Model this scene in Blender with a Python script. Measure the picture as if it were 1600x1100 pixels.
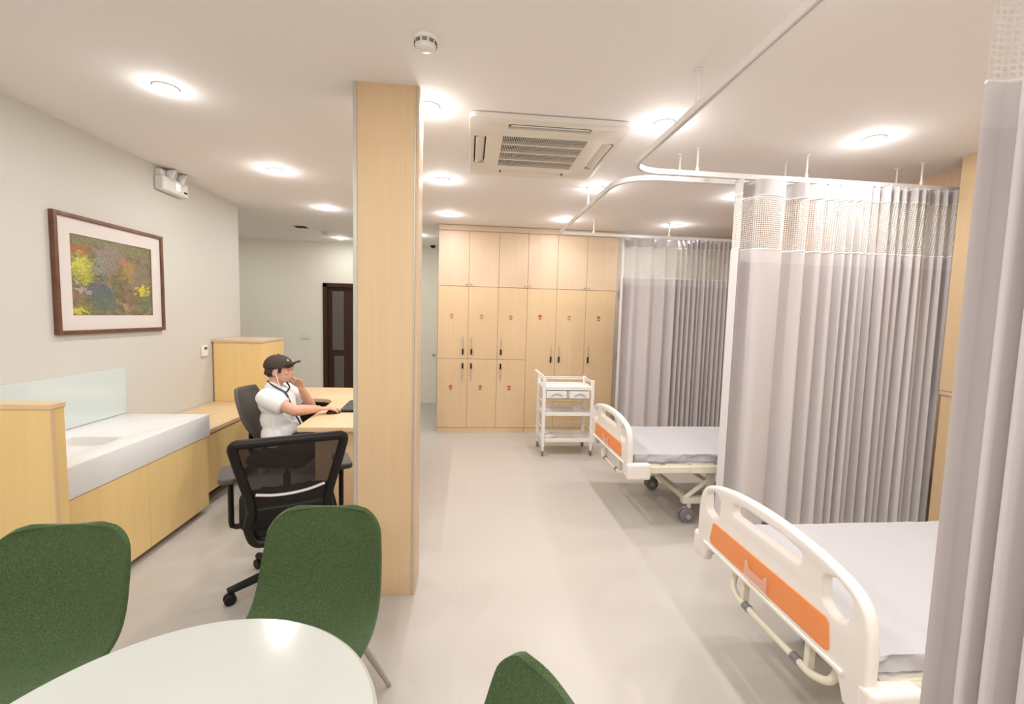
import bpy, bmesh, math, random
from mathutils import Vector, Matrix, Quaternion
random.seed(7)
PI = math.pi
S = bpy.context.scene
for o in list(bpy.data.objects):
    bpy.data.objects.remove(o)
COL = S.collection

# ------------------------------------------------------------------ camera
CAMH = 1.55
F_PX = 697.4
YAW, PITCH, ROLL = 0.0992899, 0.0792674, 0.0266896
cam = bpy.data.cameras.new('camera')
cam.sensor_fit = 'HORIZONTAL'
cam.sensor_width = 36.0
cam.lens = 36.0 * F_PX / 1600.0
cam.clip_start = 0.02
camo = bpy.data.objects.new('camera', cam)
COL.objects.link(camo)
fw = Vector((math.sin(YAW)*math.cos(PITCH), math.cos(YAW)*math.cos(PITCH), -math.sin(PITCH)))
r0 = Vector((math.cos(YAW), -math.sin(YAW), 0)); u0 = r0.cross(fw)
rt = math.cos(ROLL)*r0 + math.sin(ROLL)*u0
up = -math.sin(ROLL)*r0 + math.cos(ROLL)*u0
camo.matrix_world = Matrix(((rt.x, up.x, -fw.x, 0), (rt.y, up.y, -fw.y, 0), (rt.z, up.z, -fw.z, CAMH), (0, 0, 0, 1)))
S.camera = camo

# ------------------------------------------------------------------ world, exposure
w = bpy.data.worlds.new('world'); S.world = w
w.use_nodes = True
w.node_tree.nodes['Background'].inputs[0].default_value = (0.9, 0.88, 0.85, 1)
w.node_tree.nodes['Background'].inputs[1].default_value = 0.3
S.view_settings.view_transform = 'Standard'
S.view_settings.look = 'None'
S.view_settings.gamma = 1.0
S.view_settings.use_curve_mapping = False
S.view_settings.exposure = -0.74
LAMP_W = 11.5
LAMP_COL = (1.0, 0.99, 0.985)
CEIL = 2.70
# lamp grid of the ceiling: rows the picture shows get fixtures further down; the rows behind and above the camera are light only
GRID_X = (-1.60, -0.24, 1.12, 2.46)
GRID_Y = (2.61, 3.95, 5.27)
def lamp_light(x, y, parent=None, watts=None):
    """a wide diffuse lamp under the lens, and an added unseen point light that brightens ceiling and walls"""
    watts = watts or LAMP_W
    for kind, share, dz in (('AREA', .78, -.030), ('POINT', .22, -.052)):
        l = bpy.data.lights.new('downlight_and_fill', kind)
        l.energy = watts*share; l.color = LAMP_COL
        if kind == 'AREA':
            l.shape = 'DISK'; l.size = 0.10
        else:
            l.shadow_soft_size = 0.025  # added fill hanging below the lens, not a bulb of the fixture
        o = bpy.data.objects.new('downlight_and_fill', l); COL.objects.link(o)
        o.location = (x, y, CEIL + dz) if parent is None else (0, 0, dz)
        o.parent = parent
for gx in GRID_X:
    for gy in (1.27, -0.07, -1.41):
        lamp_light(gx, gy, None, LAMP_W*(1.0 if gy > 1 else 2.6))
for gx, gy in ((-3.6, 6.7), (-0.75, 6.75)):      # unseen lights added in the left wing and corridor to brighten the far wall
    lamp_light(gx, gy)

# ------------------------------------------------------------------ materials
def nt(name):
    m = bpy.data.materials.new(name); m.use_nodes = True
    t = m.node_tree; b = t.nodes['Principled BSDF']
    return m, t, b
def N(t, kind, **kw):
    n = t.nodes.new(kind)
    for k, v in kw.items():
        setattr(n, k, v)
    return n
def mapped(t, scale, coord='Object'):
    tc = N(t, 'ShaderNodeTexCoord'); mp = N(t, 'ShaderNodeMapping')
    mp.inputs['Scale'].default_value = scale
    t.links.new(tc.outputs[coord], mp.inputs['Vector'])
    return mp.outputs['Vector']
def plain(name, col, rough=0.5, metal=0.0, var=0.04, scale=30, bump=0.0, spec=0.5, bscale=None, **kw):
    m, t, b = nt(name)
    v = mapped(t, (scale, scale, scale))
    n = N(t, 'ShaderNodeTexNoise'); n.inputs['Scale'].default_value = 1.0; n.inputs['Detail'].default_value = 3
    t.links.new(v, n.inputs['Vector'])
    r = N(t, 'ShaderNodeMapRange')
    r.inputs['To Min'].default_value = 1 - var; r.inputs['To Max'].default_value = 1 + var
    t.links.new(n.outputs['Fac'], r.inputs['Value'])
    mx = N(t, 'ShaderNodeVectorMath', operation='SCALE'); mx.inputs[0].default_value = col
    t.links.new(r.outputs[0], mx.inputs['Scale'])
    t.links.new(mx.outputs[0], b.inputs['Base Color'])
    b.inputs['Roughness'].default_value = rough; b.inputs['Metallic'].default_value = metal
    b.inputs['Specular IOR Level'].default_value = spec
    if bump:
        bn = N(t, 'ShaderNodeBump'); bn.inputs['Strength'].default_value = bump; bn.inputs['Distance'].default_value = 0.002
        if bscale:
            n2 = N(t, 'ShaderNodeTexNoise'); n2.inputs['Scale'].default_value = bscale
            v2 = mapped(t, (1, 1, 1)); t.links.new(v2, n2.inputs['Vector'])
            t.links.new(n2.outputs['Fac'], bn.inputs['Height'])
        else:
            t.links.new(n.outputs['Fac'], bn.inputs['Height'])
        t.links.new(bn.outputs[0], b.inputs['Normal'])
    for k, vv in kw.items():
        b.inputs[k].default_value = vv
    return m
def wood(name, c1, c2, scale=(26, 26, 1.6), rough=0.42, spec=0.4):
    m, t, b = nt(name)
    v = mapped(t, scale)
    n = N(t, 'ShaderNodeTexNoise'); n.inputs['Scale'].default_value = 1.0; n.inputs['Detail'].default_value = 6; n.inputs['Distortion'].default_value = 0.6
    t.links.new(v, n.inputs['Vector'])
    cr = N(t, 'ShaderNodeValToRGB')
    cr.color_ramp.elements[0].position = 0.3; cr.color_ramp.elements[0].color = (*c1, 1)
    cr.color_ramp.elements[1].position = 0.7; cr.color_ramp.elements[1].color = (*c2, 1)
    t.links.new(n.outputs['Fac'], cr.inputs[0]); t.links.new(cr.outputs[0], b.inputs['Base Color'])
    b.inputs['Roughness'].default_value = rough; b.inputs['Specular IOR Level'].default_value = spec
    return m
def emis(name, col, strength):
    m, t, b = nt(name)
    b.inputs['Base Color'].default_value = (*col, 1)
    b.inputs['Emission Color'].default_value = (*col, 1); b.inputs['Emission Strength'].default_value = strength
    return m

MAT = {}
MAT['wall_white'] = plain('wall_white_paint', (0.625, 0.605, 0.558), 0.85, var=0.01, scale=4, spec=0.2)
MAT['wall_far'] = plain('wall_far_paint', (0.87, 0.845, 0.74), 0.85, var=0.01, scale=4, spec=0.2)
MAT['ceiling'] = plain('ceiling_paint', (0.90, 0.865, 0.85), 0.8, var=0.01, scale=2, spec=0.2)
MAT['maple'] = wood('maple_laminate', (0.69, 0.495, 0.295), (0.72, 0.53, 0.32))
MAT['maple_h'] = wood('maple_laminate_level', (0.715, 0.515, 0.305), (0.745, 0.55, 0.33), (26, 1.6, 26))
MAT['maple_yellow'] = wood('yellow_maple_laminate', (0.80, 0.575, 0.25), (0.84, 0.61, 0.275))
MAT['maple_pale'] = wood('maple_laminate_pale', (0.66, 0.495, 0.345), (0.69, 0.52, 0.365))
MAT['wood_wall'] = wood('wood_wall_panel', (0.66, 0.45, 0.29), (0.71, 0.49, 0.32))
MAT['wood_edge'] = wood('wood_edge_strip', (0.50, 0.36, 0.22), (0.55, 0.40, 0.25))
MAT['toe'] = plain('toe_kick_brown', (0.16, 0.07, 0.03), 0.5)
MAT['stone'] = plain('white_solid_surface', (0.82, 0.81, 0.80), 0.25, var=0.015, scale=40)
MAT['trim_grey'] = plain('trim_aluminium', (0.55, 0.52, 0.47), 0.35, 0.3)
MAT['white_plastic'] = plain('white_plastic', (0.82, 0.80, 0.77), 0.4, var=0.01)
MAT['ac_white'] = plain('ac_plastic', (0.80, 0.76, 0.70), 0.45, var=0.01)
MAT['dark_slot'] = plain('dark_slot', (0.035, 0.03, 0.028), 0.6)
MAT['ac_filter'] = plain('ac_filter', (0.028, 0.02, 0.018), 0.7)
MAT['cream'] = plain('cream_plastic', (0.79, 0.735, 0.68), 0.35, var=0.01)
MAT['cream_metal'] = plain('cream_painted_metal', (0.73, 0.68, 0.55), 0.4, var=0.02)
MAT['orange'] = plain('orange_panel', (0.78, 0.26, 0.08), 0.45, var=0.03, scale=60)
MAT['sheet'] = plain('white_sheet', (0.475, 0.465, 0.478), 0.8, var=0.015, scale=9, bump=0.25, bscale=14)
MAT['rail_white'] = plain('track_white', (0.84, 0.82, 0.80), 0.3, 0.1)
MAT['black_plastic'] = plain('black_plastic', (0.010, 0.008, 0.007), 0.45, spec=0.3)
MAT['dark_grey'] = plain('dark_grey_plastic', (0.09, 0.082, 0.072), 0.5)
MAT['caster_grey'] = plain('caster_grey', (0.20, 0.19, 0.20), 0.45)
MAT['black_fabric'] = plain('black_fabric', (0.010, 0.009, 0.008), 0.9, spec=0.2, bump=0.3, bscale=600)
MAT['lumbar'] = plain('pale_lumbar', (0.66, 0.60, 0.56), 0.4)
MAT['table_white'] = plain('table_white_laminate', (0.485, 0.50, 0.46), 0.12, var=0.008)
MAT['leg_beige'] = plain('leg_beige_metal', (0.42, 0.38, 0.33), 0.4, 0.2)
MAT['steel'] = plain('steel', (0.62, 0.58, 0.53), 0.3, 0.7)
MAT['skin'] = plain('skin', (0.66, 0.37, 0.26), 0.55, var=0.06, scale=20)
MAT['lips'] = plain('lips', (0.52, 0.22, 0.18), 0.5)
MAT['shirt'] = plain('white_cotton', (0.86, 0.87, 0.88), 0.85, var=0.01, bump=0.4, bscale=18)
MAT['cap'] = plain('dark_brown_cap', (0.060, 0.043, 0.030), 0.85)
MAT['hair'] = plain('brown_hair', (0.045, 0.02, 0.012), 0.6)
MAT['navy'] = plain('navy_cord', (0.03, 0.045, 0.07), 0.6)
MAT['trousers'] = plain('dark_trousers', (0.03, 0.03, 0.035), 0.9)
MAT['eye_white'] = plain('eye_white', (0.75, 0.72, 0.7), 0.3)
MAT['dark_door'] = wood('dark_brown_wood', (0.035, 0.014, 0.008), (0.055, 0.022, 0.012), rough=0.4)
MAT['red_sign'] = plain('red_sign', (0.50, 0.055, 0.03), 0.6)
MAT['red_sign_pale'] = plain('pale_red_sign', (0.58, 0.20, 0.10), 0.6)
MAT['grey_base'] = plain('grey_baseboard', (0.60, 0.60, 0.58), 0.6)
MAT['frame_wood'] = wood('picture_frame_wood', (0.11, 0.045, 0.028), (0.20, 0.085, 0.05), (12, 12, 12), 0.4)
MAT['mat_board'] = plain('mat_board', (0.69, 0.635, 0.60), 0.8, var=0.01)
MAT['hinge'] = plain('hinge_brass', (0.55, 0.42, 0.28), 0.35, 0.5)

def curtain_mat(name, col, rough=0.75):
    m, t, b = nt(name)
    v = mapped(t, (900, 300, 1), 'UV')
    n = N(t, 'ShaderNodeTexNoise'); n.inputs['Scale'].default_value = 1
    t.links.new(v, n.inputs['Vector'])
    r = N(t, 'ShaderNodeMapRange'); r.inputs['To Min'].default_value = .95; r.inputs['To Max'].default_value = 1.05
    t.links.new(n.outputs['Fac'], r.inputs['Value'])
    mx = N(t, 'ShaderNodeVectorMath', operation='SCALE'); mx.inputs[0].default_value = col
    t.links.new(r.outputs[0], mx.inputs['Scale']); t.links.new(mx.outputs[0], b.inputs['Base Color'])
    b.inputs['Roughness'].default_value = rough; b.inputs['Specular IOR Level'].default_value = 0.25
    b.inputs['Sheen Weight'].default_value = 0.15
    tl = N(t, 'ShaderNodeBsdfTranslucent'); t.links.new(mx.outputs[0], tl.inputs['Color'])
    ms = N(t, 'ShaderNodeMixShader'); ms.inputs[0].default_value = 0.16
    t.links.new(b.outputs[0], ms.inputs[1]); t.links.new(tl.outputs[0], ms.inputs[2])
    t.links.new(ms.outputs[0], t.nodes['Material Output'].inputs['Surface'])
    return m
MAT['drape'] = curtain_mat('grey_drape', (0.715, 0.66, 0.652))
MAT['drape_light'] = curtain_mat('pale_drape_hem', (0.765, 0.715, 0.705))
MAT['header'] = curtain_mat('grey_header', (0.70, 0.665, 0.66), 0.5)

def net_mat(name, cell, thread):
    m, t, b = nt(name)
    tc = N(t, 'ShaderNodeTexCoord'); sp = N(t, 'ShaderNodeSeparateXYZ')
    t.links.new(tc.outputs['UV'], sp.inputs[0])
    outs = []
    for k in (0, 1):
        d = N(t, 'ShaderNodeMath', operation='DIVIDE'); d.inputs[1].default_value = cell
        t.links.new(sp.outputs[k], d.inputs[0])
        f = N(t, 'ShaderNodeMath', operation='FRACT'); t.links.new(d.outputs[0], f.inputs[0])
        l = N(t, 'ShaderNodeMath', operation='LESS_THAN'); l.inputs[1].default_value = thread
        t.links.new(f.outputs[0], l.inputs[0]); outs.append(l)
    mx = N(t, 'ShaderNodeMath', operation='MAXIMUM')
    t.links.new(outs[0].outputs[0], mx.inputs[0]); t.links.new(outs[1].outputs[0], mx.inputs[1])
    tr = N(t, 'ShaderNodeBsdfTransparent'); ms = N(t, 'ShaderNodeMixShader')
    b.inputs['Base Color'].default_value = (0.74, 0.695, 0.655, 1); b.inputs['Roughness'].default_value = 0.8
    t.links.new(mx.outputs[0], ms.inputs[0]); t.links.new(tr.outputs[0], ms.inputs[1]); t.links.new(b.outputs[0], ms.inputs[2])
    t.links.new(ms.outputs[0], t.nodes['Material Output'].inputs['Surface'])
    return m
MAT['net'] = net_mat('white_netting', 0.0135, 0.42)
MAT['net_cord'] = plain('white_cord', (0.86, 0.82, 0.77), 0.8)

def see_through(name, col, fac, rough=0.5):
    m, t, b = nt(name)
    tr = N(t, 'ShaderNodeBsdfTransparent'); ms = N(t, 'ShaderNodeMixShader')
    b.inputs['Base Color'].default_value = (*col, 1); b.inputs['Roughness'].default_value = rough
    ms.inputs[0].default_value = fac
    t.links.new(tr.outputs[0], ms.inputs[1]); t.links.new(b.outputs[0], ms.inputs[2])
    t.links.new(ms.outputs[0], t.nodes['Material Output'].inputs['Surface'])
    return m
MAT['chair_mesh'] = see_through('black_chair_mesh', (0.012, 0.006, 0.004), 0.84, 0.8)
MAT['clear'] = see_through('clear_acrylic', (0.85, 0.72, 0.66), 0.22, 0.1)

m, t, b = nt('pale_blue_glass')
b.inputs['Base Color'].default_value = (0.63, 0.70, 0.675, 1); b.inputs['Roughness'].default_value = 0.08
MAT['glass_splash'] = m

# floor: pale vinyl tiles with hairline joints
m, t, b = nt('pale_floor_tile')
v = mapped(t, (1, 1, 1))
br = N(t, 'ShaderNodeTexBrick'); br.offset = 0.0
br.inputs['Scale'].default_value = 1.0; br.inputs['Mortar Size'].default_value = 0.0012; br.inputs['Mortar Smooth'].default_value = 0.2
br.inputs['Brick Width'].default_value = 0.6; br.inputs['Row Height'].default_value = 0.6
br.inputs['Color1'].default_value = (0.515, 0.475, 0.432, 1); br.inputs['Color2'].default_value = (0.521, 0.481, 0.437, 1)
br.inputs['Mortar'].default_value = (0.48, 0.44, 0.40, 1)
t.links.new(v, br.inputs['Vector'])
n = N(t, 'ShaderNodeTexNoise'); n.inputs['Scale'].default_value = 2.2; n.inputs['Detail'].default_value = 4
t.links.new(v, n.inputs['Vector'])
r = N(t, 'ShaderNodeMapRange'); r.inputs['To Min'].default_value = .97; r.inputs['To Max'].default_value = 1.03
t.links.new(n.outputs['Fac'], r.inputs['Value'])
mx = N(t, 'ShaderNodeVectorMath', operation='SCALE'); t.links.new(br.outputs['Color'], mx.inputs[0]); t.links.new(r.outputs[0], mx.inputs['Scale'])
t.links.new(mx.outputs[0], b.inputs['Base Color'])
b.inputs['Roughness'].default_value = 0.33; b.inputs['Specular IOR Level'].default_value = 0.35
MAT['floor'] = m

# green wool melange
m, t, b = nt('green_wool')
v = mapped(t, (1, 1, 1))
n = N(t, 'ShaderNodeTexNoise'); n.inputs['Scale'].default_value = 260; n.inputs['Detail'].default_value = 2
t.links.new(v, n.inputs['Vector'])
cr = N(t, 'ShaderNodeValToRGB')
cr.color_ramp.elements[0].position = .3; cr.color_ramp.elements[0].color = (0.016, 0.036, 0.008, 1)
cr.color_ramp.elements[1].position = .72; cr.color_ramp.elements[1].color = (0.066, 0.112, 0.032, 1)
t.links.new(n.outputs['Fac'], cr.inputs[0]); t.links.new(cr.outputs[0], b.inputs['Base Color'])
b.inputs['Roughness'].default_value = 0.85; b.inputs['Sheen Weight'].default_value = 0.34
b.inputs['Sheen Tint'].default_value = (0.56, 0.76, 0.54, 1); b.inputs['Sheen Roughness'].default_value = 0.45
bn = N(t, 'ShaderNodeBump'); bn.inputs['Strength'].default_value = .3; bn.inputs['Distance'].default_value = .001
t.links.new(n.outputs['Fac'], bn.inputs['Height']); t.links.new(bn.outputs[0], b.inputs['Normal'])
MAT['green'] = m

# garden picture: loose dabs of colour
m, t, b = nt('garden_picture')
tc = N(t, 'ShaderNodeTexCoord')
nz = N(t, 'ShaderNodeTexNoise'); nz.inputs['Scale'].default_value = 13; nz.inputs['Detail'].default_value = 8
t.links.new(tc.outputs['UV'], nz.inputs['Vector'])
sb = N(t, 'ShaderNodeVectorMath', operation='SUBTRACT'); sb.inputs[1].default_value = (.5, .5, .5); t.links.new(nz.outputs['Color'], sb.inputs[0])
sc = N(t, 'ShaderNodeVectorMath', operation='SCALE'); sc.inputs['Scale'].default_value = .34; t.links.new(sb.outputs[0], sc.inputs[0])
ad = N(t, 'ShaderNodeVectorMath', operation='ADD'); t.links.new(tc.outputs['UV'], ad.inputs[0]); t.links.new(sc.outputs[0], ad.inputs[1])
cr = N(t, 'ShaderNodeValToRGB')
cr.color_ramp.elements[0].position = .35; cr.color_ramp.elements[0].color = (0.11, 0.105, 0.05, 1)
cr.color_ramp.elements[1].position = .65; cr.color_ramp.elements[1].color = (0.25, 0.20, 0.12, 1)
t.links.new(nz.outputs['Fac'], cr.inputs[0])
cur = cr.outputs[0]
dabs = [((.5, .96), (.7, .12), (0.19, 0.19, 0.09)), ((.45, .75), (.20, .22), (0.27, 0.21, 0.19)), ((.8, .55), (.16, .25), (0.22, 0.17, 0.13)),
        ((.08, .80), (.14, .07), (0.42, 0.10, 0.03)), ((.13, .58), (.13, .20), (0.42, 0.44, 0.05)), ((.12, .62), (.07, .10), (0.55, 0.55, 0.10)),
        ((.32, .62), (.07, .18), (0.22, 0.25, 0.22)), ((.32, .33), (.17, .13), (0.08, 0.11, 0.16)), ((.34, .18), (.19, .15), (0.10, 0.14, 0.12)),
        ((.57, .52), (.05, .25), (0.16, 0.12, 0.05)), ((.68, .62), (.10, .18), (0.35, 0.24, 0.07)), ((.66, .74), (.09, .05), (0.40, 0.17, 0.05)),
        ((.85, .35), (.09, .07), (0.70, 0.60, 0.03)), ((.70, .25), (.16, .10), (0.22, 0.13, 0.08)), ((.90, .2), (.13, .10), (0.13, 0.17, 0.10)),
        ((.10, .10), (.12, .07), (0.25, 0.25, 0.06)), ((.08, .06), (.08, .035), (0.62, 0.56, 0.06)), ((.10, .34), (.12, .035), (0.40, 0.36, 0.38)),
        ((.08, .25), (.10, .05), (0.26, 0.14, 0.09)), ((.62, .12), (.07, .06), (0.38, 0.27, 0.19))]
for c, s_, colr in dabs:
    q = N(t, 'ShaderNodeVectorMath', operation='SUBTRACT'); q.inputs[1].default_value = (c[0], c[1], 0); t.links.new(ad.outputs[0], q.inputs[0])
    q2 = N(t, 'ShaderNodeVectorMath', operation='DIVIDE'); q2.inputs[1].default_value = (s_[0], s_[1], 1e6); t.links.new(q.outputs[0], q2.inputs[0])
    q3 = N(t, 'ShaderNodeVectorMath', operation='LENGTH'); t.links.new(q2.outputs[0], q3.inputs[0])
    q4 = N(t, 'ShaderNodeMapRange'); q4.inputs['From Min'].default_value = 1.05; q4.inputs['From Max'].default_value = .75; q4.inputs['To Max'].default_value = .66
    t.links.new(q3.outputs['Value'], q4.inputs['Value'])
    mi = N(t, 'ShaderNodeMix', data_type='RGBA'); mi.inputs['B'].default_value = (*colr, 1)
    t.links.new(q4.outputs[0], mi.inputs['Factor']); t.links.new(cur, mi.inputs['A']); cur = mi.outputs['Result']
# brush flecks
n2 = N(t, 'ShaderNodeTexNoise'); n2.inputs['Scale'].default_value = 70; n2.inputs['Detail'].default_value = 2; t.links.new(tc.outputs['UV'], n2.inputs['Vector'])
r2 = N(t, 'ShaderNodeMapRange'); r2.inputs['From Min'].default_value = .35; r2.inputs['From Max'].default_value = .65; r2.inputs['To Min'].default_value = .6; r2.inputs['To Max'].default_value = 1.45
t.links.new(n2.outputs['Fac'], r2.inputs['Value'])
fl = N(t, 'ShaderNodeVectorMath', operation='SCALE'); t.links.new(cur, fl.inputs[0]); t.links.new(r2.outputs[0], fl.inputs['Scale'])
t.links.new(fl.outputs[0], b.inputs['Base Color']); b.inputs['Roughness'].default_value = .35
MAT['picture'] = m
MAT['lens'] = emis('lamp_lens', (1.0, 0.97, 0.93), 26)
MAT['led'] = emis('pilot_light', (1.0, 0.98, 0.95), 3)

# ------------------------------------------------------------------ mesh helpers
def link(name, me, mat, parent=None, loc=None):
    o = bpy.data.objects.new(name, me); COL.objects.link(o)
    if mat is not None:
        me.materials.append(MAT[mat] if isinstance(mat, str) else mat)
    if parent is not None:
        o.parent = parent
    if loc is not None:
        o.location = loc
    return o
def obj(name, bm, mat, parent=None, bevel=0.0, smooth=True, seg=2, world=False):
    bmesh.ops.recalc_face_normals(bm, faces=bm.faces)
    if world and parent is not None:
        bm.transform(root_matrix(parent).inverted())
    me = bpy.data.meshes.new(name); bm.to_mesh(me); bm.free()
    if smooth:
        me.shade_smooth(); me.set_sharp_from_angle(angle=math.radians(35))
    o = link(name, me, mat, parent)
    if bevel:
        md = o.modifiers.new('bevel', 'BEVEL'); md.width = bevel; md.segments = seg; md.limit_method = 'ANGLE'; md.angle_limit = math.radians(40)
    return o
def root_matrix(o):
    mt = Matrix.LocRotScale(o.location, o.rotation_euler, None)
    return root_matrix(o.parent) @ mt if o.parent else mt
def tag(o, label=None, cat=None, group=None, kind=None):
    if label: o['label'] = label
    if cat: o['category'] = cat
    if group: o['group'] = group
    if kind: o['kind'] = kind
    return o
def thing(name, label, cat, loc=(0, 0, 0), rz=0.0, group=None):
    o = bpy.data.objects.new(name, None); COL.objects.link(o)
    o.location = loc; o.rotation_euler = (0, 0, rz); o.empty_display_size = 0.1
    return tag(o, label, cat, group)
def struct(name, bm, mat, **kw):
    return tag(obj(name, bm, mat, **kw), kind='structure')
def copy_tree(o, parent=None):
    c = o.copy(); COL.objects.link(c); c.parent = parent
    for ch in list(o.children):
        copy_tree(ch, c)
    return c
def B():
    return bmesh.new()
def box(bm, x0, x1, y0, y1, z0, z1, mtx=None):
    vs = [bm.verts.new((x, y, z)) for z in (z0, z1) for y in (y0, y1) for x in (x0, x1)]
    for f in ((0, 1, 3, 2), (4, 6, 7, 5), (0, 4, 5, 1), (2, 3, 7, 6), (0, 2, 6, 4), (1, 5, 7, 3)):
        bm.faces.new([vs[i] for i in f])
    if mtx is not None:
        bmesh.ops.transform(bm, matrix=mtx, verts=vs)
    return bm
def bx(*a):
    return box(B(), *a)
def frame_of(d):
    d = Vector(d).normalized()
    a = Vector((0, 0, 1)) if abs(d.z) < .9 else Vector((1, 0, 0))
    u = d.cross(a).normalized(); v = d.cross(u).normalized()
    return d, u, v
def tube(bm, pts, r, n=10, closed=False, ry=None):
    """sweep a round (or flat, when ry is set) section along points; r may be a list"""
    P = [Vector(p) for p in pts]; L = len(P)
    rs = r if isinstance(r, (list, tuple)) else [r]*L
    rings = []; pu = None
    for i, p in enumerate(P):
        if closed:
            d = (P[(i+1) % L]-P[i-1])
        else:
            d = P[min(i+1, L-1)]-P[max(i-1, 0)]
        d = d.normalized()
        if pu is None:
            _, u, v = frame_of(d)
        else:
            u = (pu - d*pu.dot(d)).normalized(); v = d.cross(u).normalized()
        pu = u
        k = (ry/rs[i]) if ry else 1.0
        rings.append([bm.verts.new(p + rs[i]*(math.cos(2*PI*j/n)*u + k*math.sin(2*PI*j/n)*v)) for j in range(n)])
    rng = L if closed else L-1
    for i in range(rng):
        a, b_ = rings[i], rings[(i+1) % L]
        for j in range(n):
            bm.faces.new((a[j], a[(j+1) % n], b_[(j+1) % n], b_[j]))
    if not closed:
        bm.faces.new(rings[0][::-1]); bm.faces.new(rings[-1])
    return bm
def lathe(bm, prof, n=24, mtx=None):
    """prof: (radius, z) from bottom to top about Z"""
    rings = []; new = []
    for r, z in prof:
        ring = [bm.verts.new((r*math.cos(2*PI*j/n), r*math.sin(2*PI*j/n), z)) for j in range(n)] if r > 1e-6 else [bm.verts.new((0, 0, z))]
        rings.append(ring); new += ring
    for a, b_ in zip(rings, rings[1:]):
        for j in range(n):
            k = (j+1) % n
            if len(a) == 1 and len(b_) == 1: continue
            if len(a) == 1: bm.faces.new((a[0], b_[k], b_[j]))
            elif len(b_) == 1: bm.faces.new((a[j], a[k], b_[0]))
            else: bm.faces.new((a[j], a[k], b_[k], b_[j]))
    if len(rings[0]) > 1: bm.faces.new(rings[0][::-1])
    if len(rings[-1]) > 1: bm.faces.new(rings[-1])
    if mtx is not None:
        bmesh.ops.transform(bm, matrix=mtx, verts=new)
    return bm
def axis_mtx(p, d):
    d, u, v = frame_of(d)
    return Matrix(((u.x, -v.x, d.x, p[0]), (u.y, -v.y, d.y, p[1]), (u.z, -v.z, d.z, p[2]), (0, 0, 0, 1)))
def cyl(bm, p, d, r, h, n=20):
    return lathe(bm, [(r, 0), (r, h)], n, axis_mtx(p, d))
def capsule(bm, p0, p1, r0, r1=None, n=14):
    r1 = r0 if r1 is None else r1
    p0, p1 = Vector(p0), Vector(p1); L = (p1-p0).length
    if L < 1e-6: L = 1e-6; d = Vector((0, 0, 1))
    else: d = p1-p0
    prof = [(r0*math.sin(a), -r0*math.cos(a)) for a in [PI/2*i/4 for i in range(5)]] + [(r1*math.cos(a), L+r1*math.sin(a)) for a in [PI/2*i/4 for i in range(5)]]
    prof[0] = (0, -r0); prof[-1] = (0, L+r1)
    return lathe(bm, prof, n, axis_mtx(p0, d))
def ellipsoid(bm, c, r, rot=None, n=20):
    new = bmesh.ops.create_uvsphere(bm, u_segments=n, v_segments=n//2+2, radius=1.0)['verts']
    mt = Matrix.Translation(c) @ (rot.to_4x4() if rot else Matrix.Identity(4)) @ Matrix.Diagonal((*r, 1))
    bmesh.ops.transform(bm, matrix=mt, verts=new)
    return bm
def catmull(pts, sub=6, closed=False):
    P = [Vector(p) for p in pts]; L = len(P); out = []
    for i in range(L if closed else L-1):
        p0 = P[i-1] if (closed or i > 0) else P[0]*2-P[1]
        p1 = P[i]; p2 = P[(i+1) % L]
        p3 = P[(i+2) % L] if (closed or i+2 < L) else P[-1]*2-P[-2]
        for k in range(sub):
            t_ = k/sub
            out.append(.5*((2*p1)+(-p0+p2)*t_+(2*p0-5*p1+4*p2-p3)*t_*t_+(-p0+3*p1-3*p2+p3)*t_**3))
    if not closed: out.append(P[-1])
    return out
def fillet(pts, radii, seg=6, closed=True):
    """round the corners of a 2-D polygon"""
    P = [Vector((p[0], p[1])) for p in pts]; out = []; L = len(P)
    for i in range(L):
        r = radii[i] if isinstance(radii, (list, tuple)) else radii
        if r <= 0 or (not closed and i in (0, L-1)):
            out.append(P[i]); continue
        a = (P[i-1]-P[i]).normalized(); c = (P[(i+1) % L]-P[i]).normalized()
        ang = a.angle(c); d = r/math.tan(ang/2)
        d = min(d, (P[i-1]-P[i]).length*.499, (P[(i+1) % L]-P[i]).length*.499)
        s_, e = P[i]+a*d, P[i]+c*d
        for k in range(seg+1):
            q = k/seg
            out.append((1-q)**2*s_+2*q*(1-q)*P[i]+q*q*e)
    return out
def plate(outlines, depth, bevel=0.0, bres=2):
    """2-D outlines (first outer, others holes) filled and given thickness -> bmesh in local x,y with z as thickness"""
    cu = bpy.data.curves.new('tmp', 'CURVE'); cu.dimensions = '2D'; cu.fill_mode = 'BOTH'
    cu.extrude = max(depth/2-bevel, 0.0001); cu.bevel_depth = bevel; cu.bevel_resolution = bres; cu.offset = -bevel
    for o_ in outlines:
        s_ = cu.splines.new('POLY'); s_.points.add(len(o_)-1); s_.use_cyclic_u = True
        for pt, p in zip(s_.points, o_):
            pt.co = (p[0], p[1], 0, 1)
    ob = bpy.data.objects.new('tmp', cu)
    me = bpy.data.meshes.new_from_object(ob)
    bm = B(); bm.from_mesh(me)
    bpy.data.objects.remove(ob); bpy.data.curves.remove(cu); bpy.data.meshes.remove(me)
    bmesh.ops.remove_doubles(bm, verts=bm.verts, dist=1e-5)
    return bm
YZ = Matrix(((0, 0, 1, 0), (1, 0, 0, 0), (0, 1, 0, 0), (0, 0, 0, 1)))      # local (x,y,z) -> world (z, x, y): outline in y,z, thickness along x
XZ = Matrix(((1, 0, 0, 0), (0, 0, 1, 0), (0, 1, 0, 0), (0, 0, 0, 1)))      # outline in x,z, thickness along y
def shifted(bm, mtx, off=(0, 0, 0)):
    bm.transform(Matrix.Translation(off) @ mtx); return bm
def merge(dst, src):
    me = bpy.data.meshes.new('t'); src.to_mesh(me); src.free(); dst.from_mesh(me); bpy.data.meshes.remove(me); return dst
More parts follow.
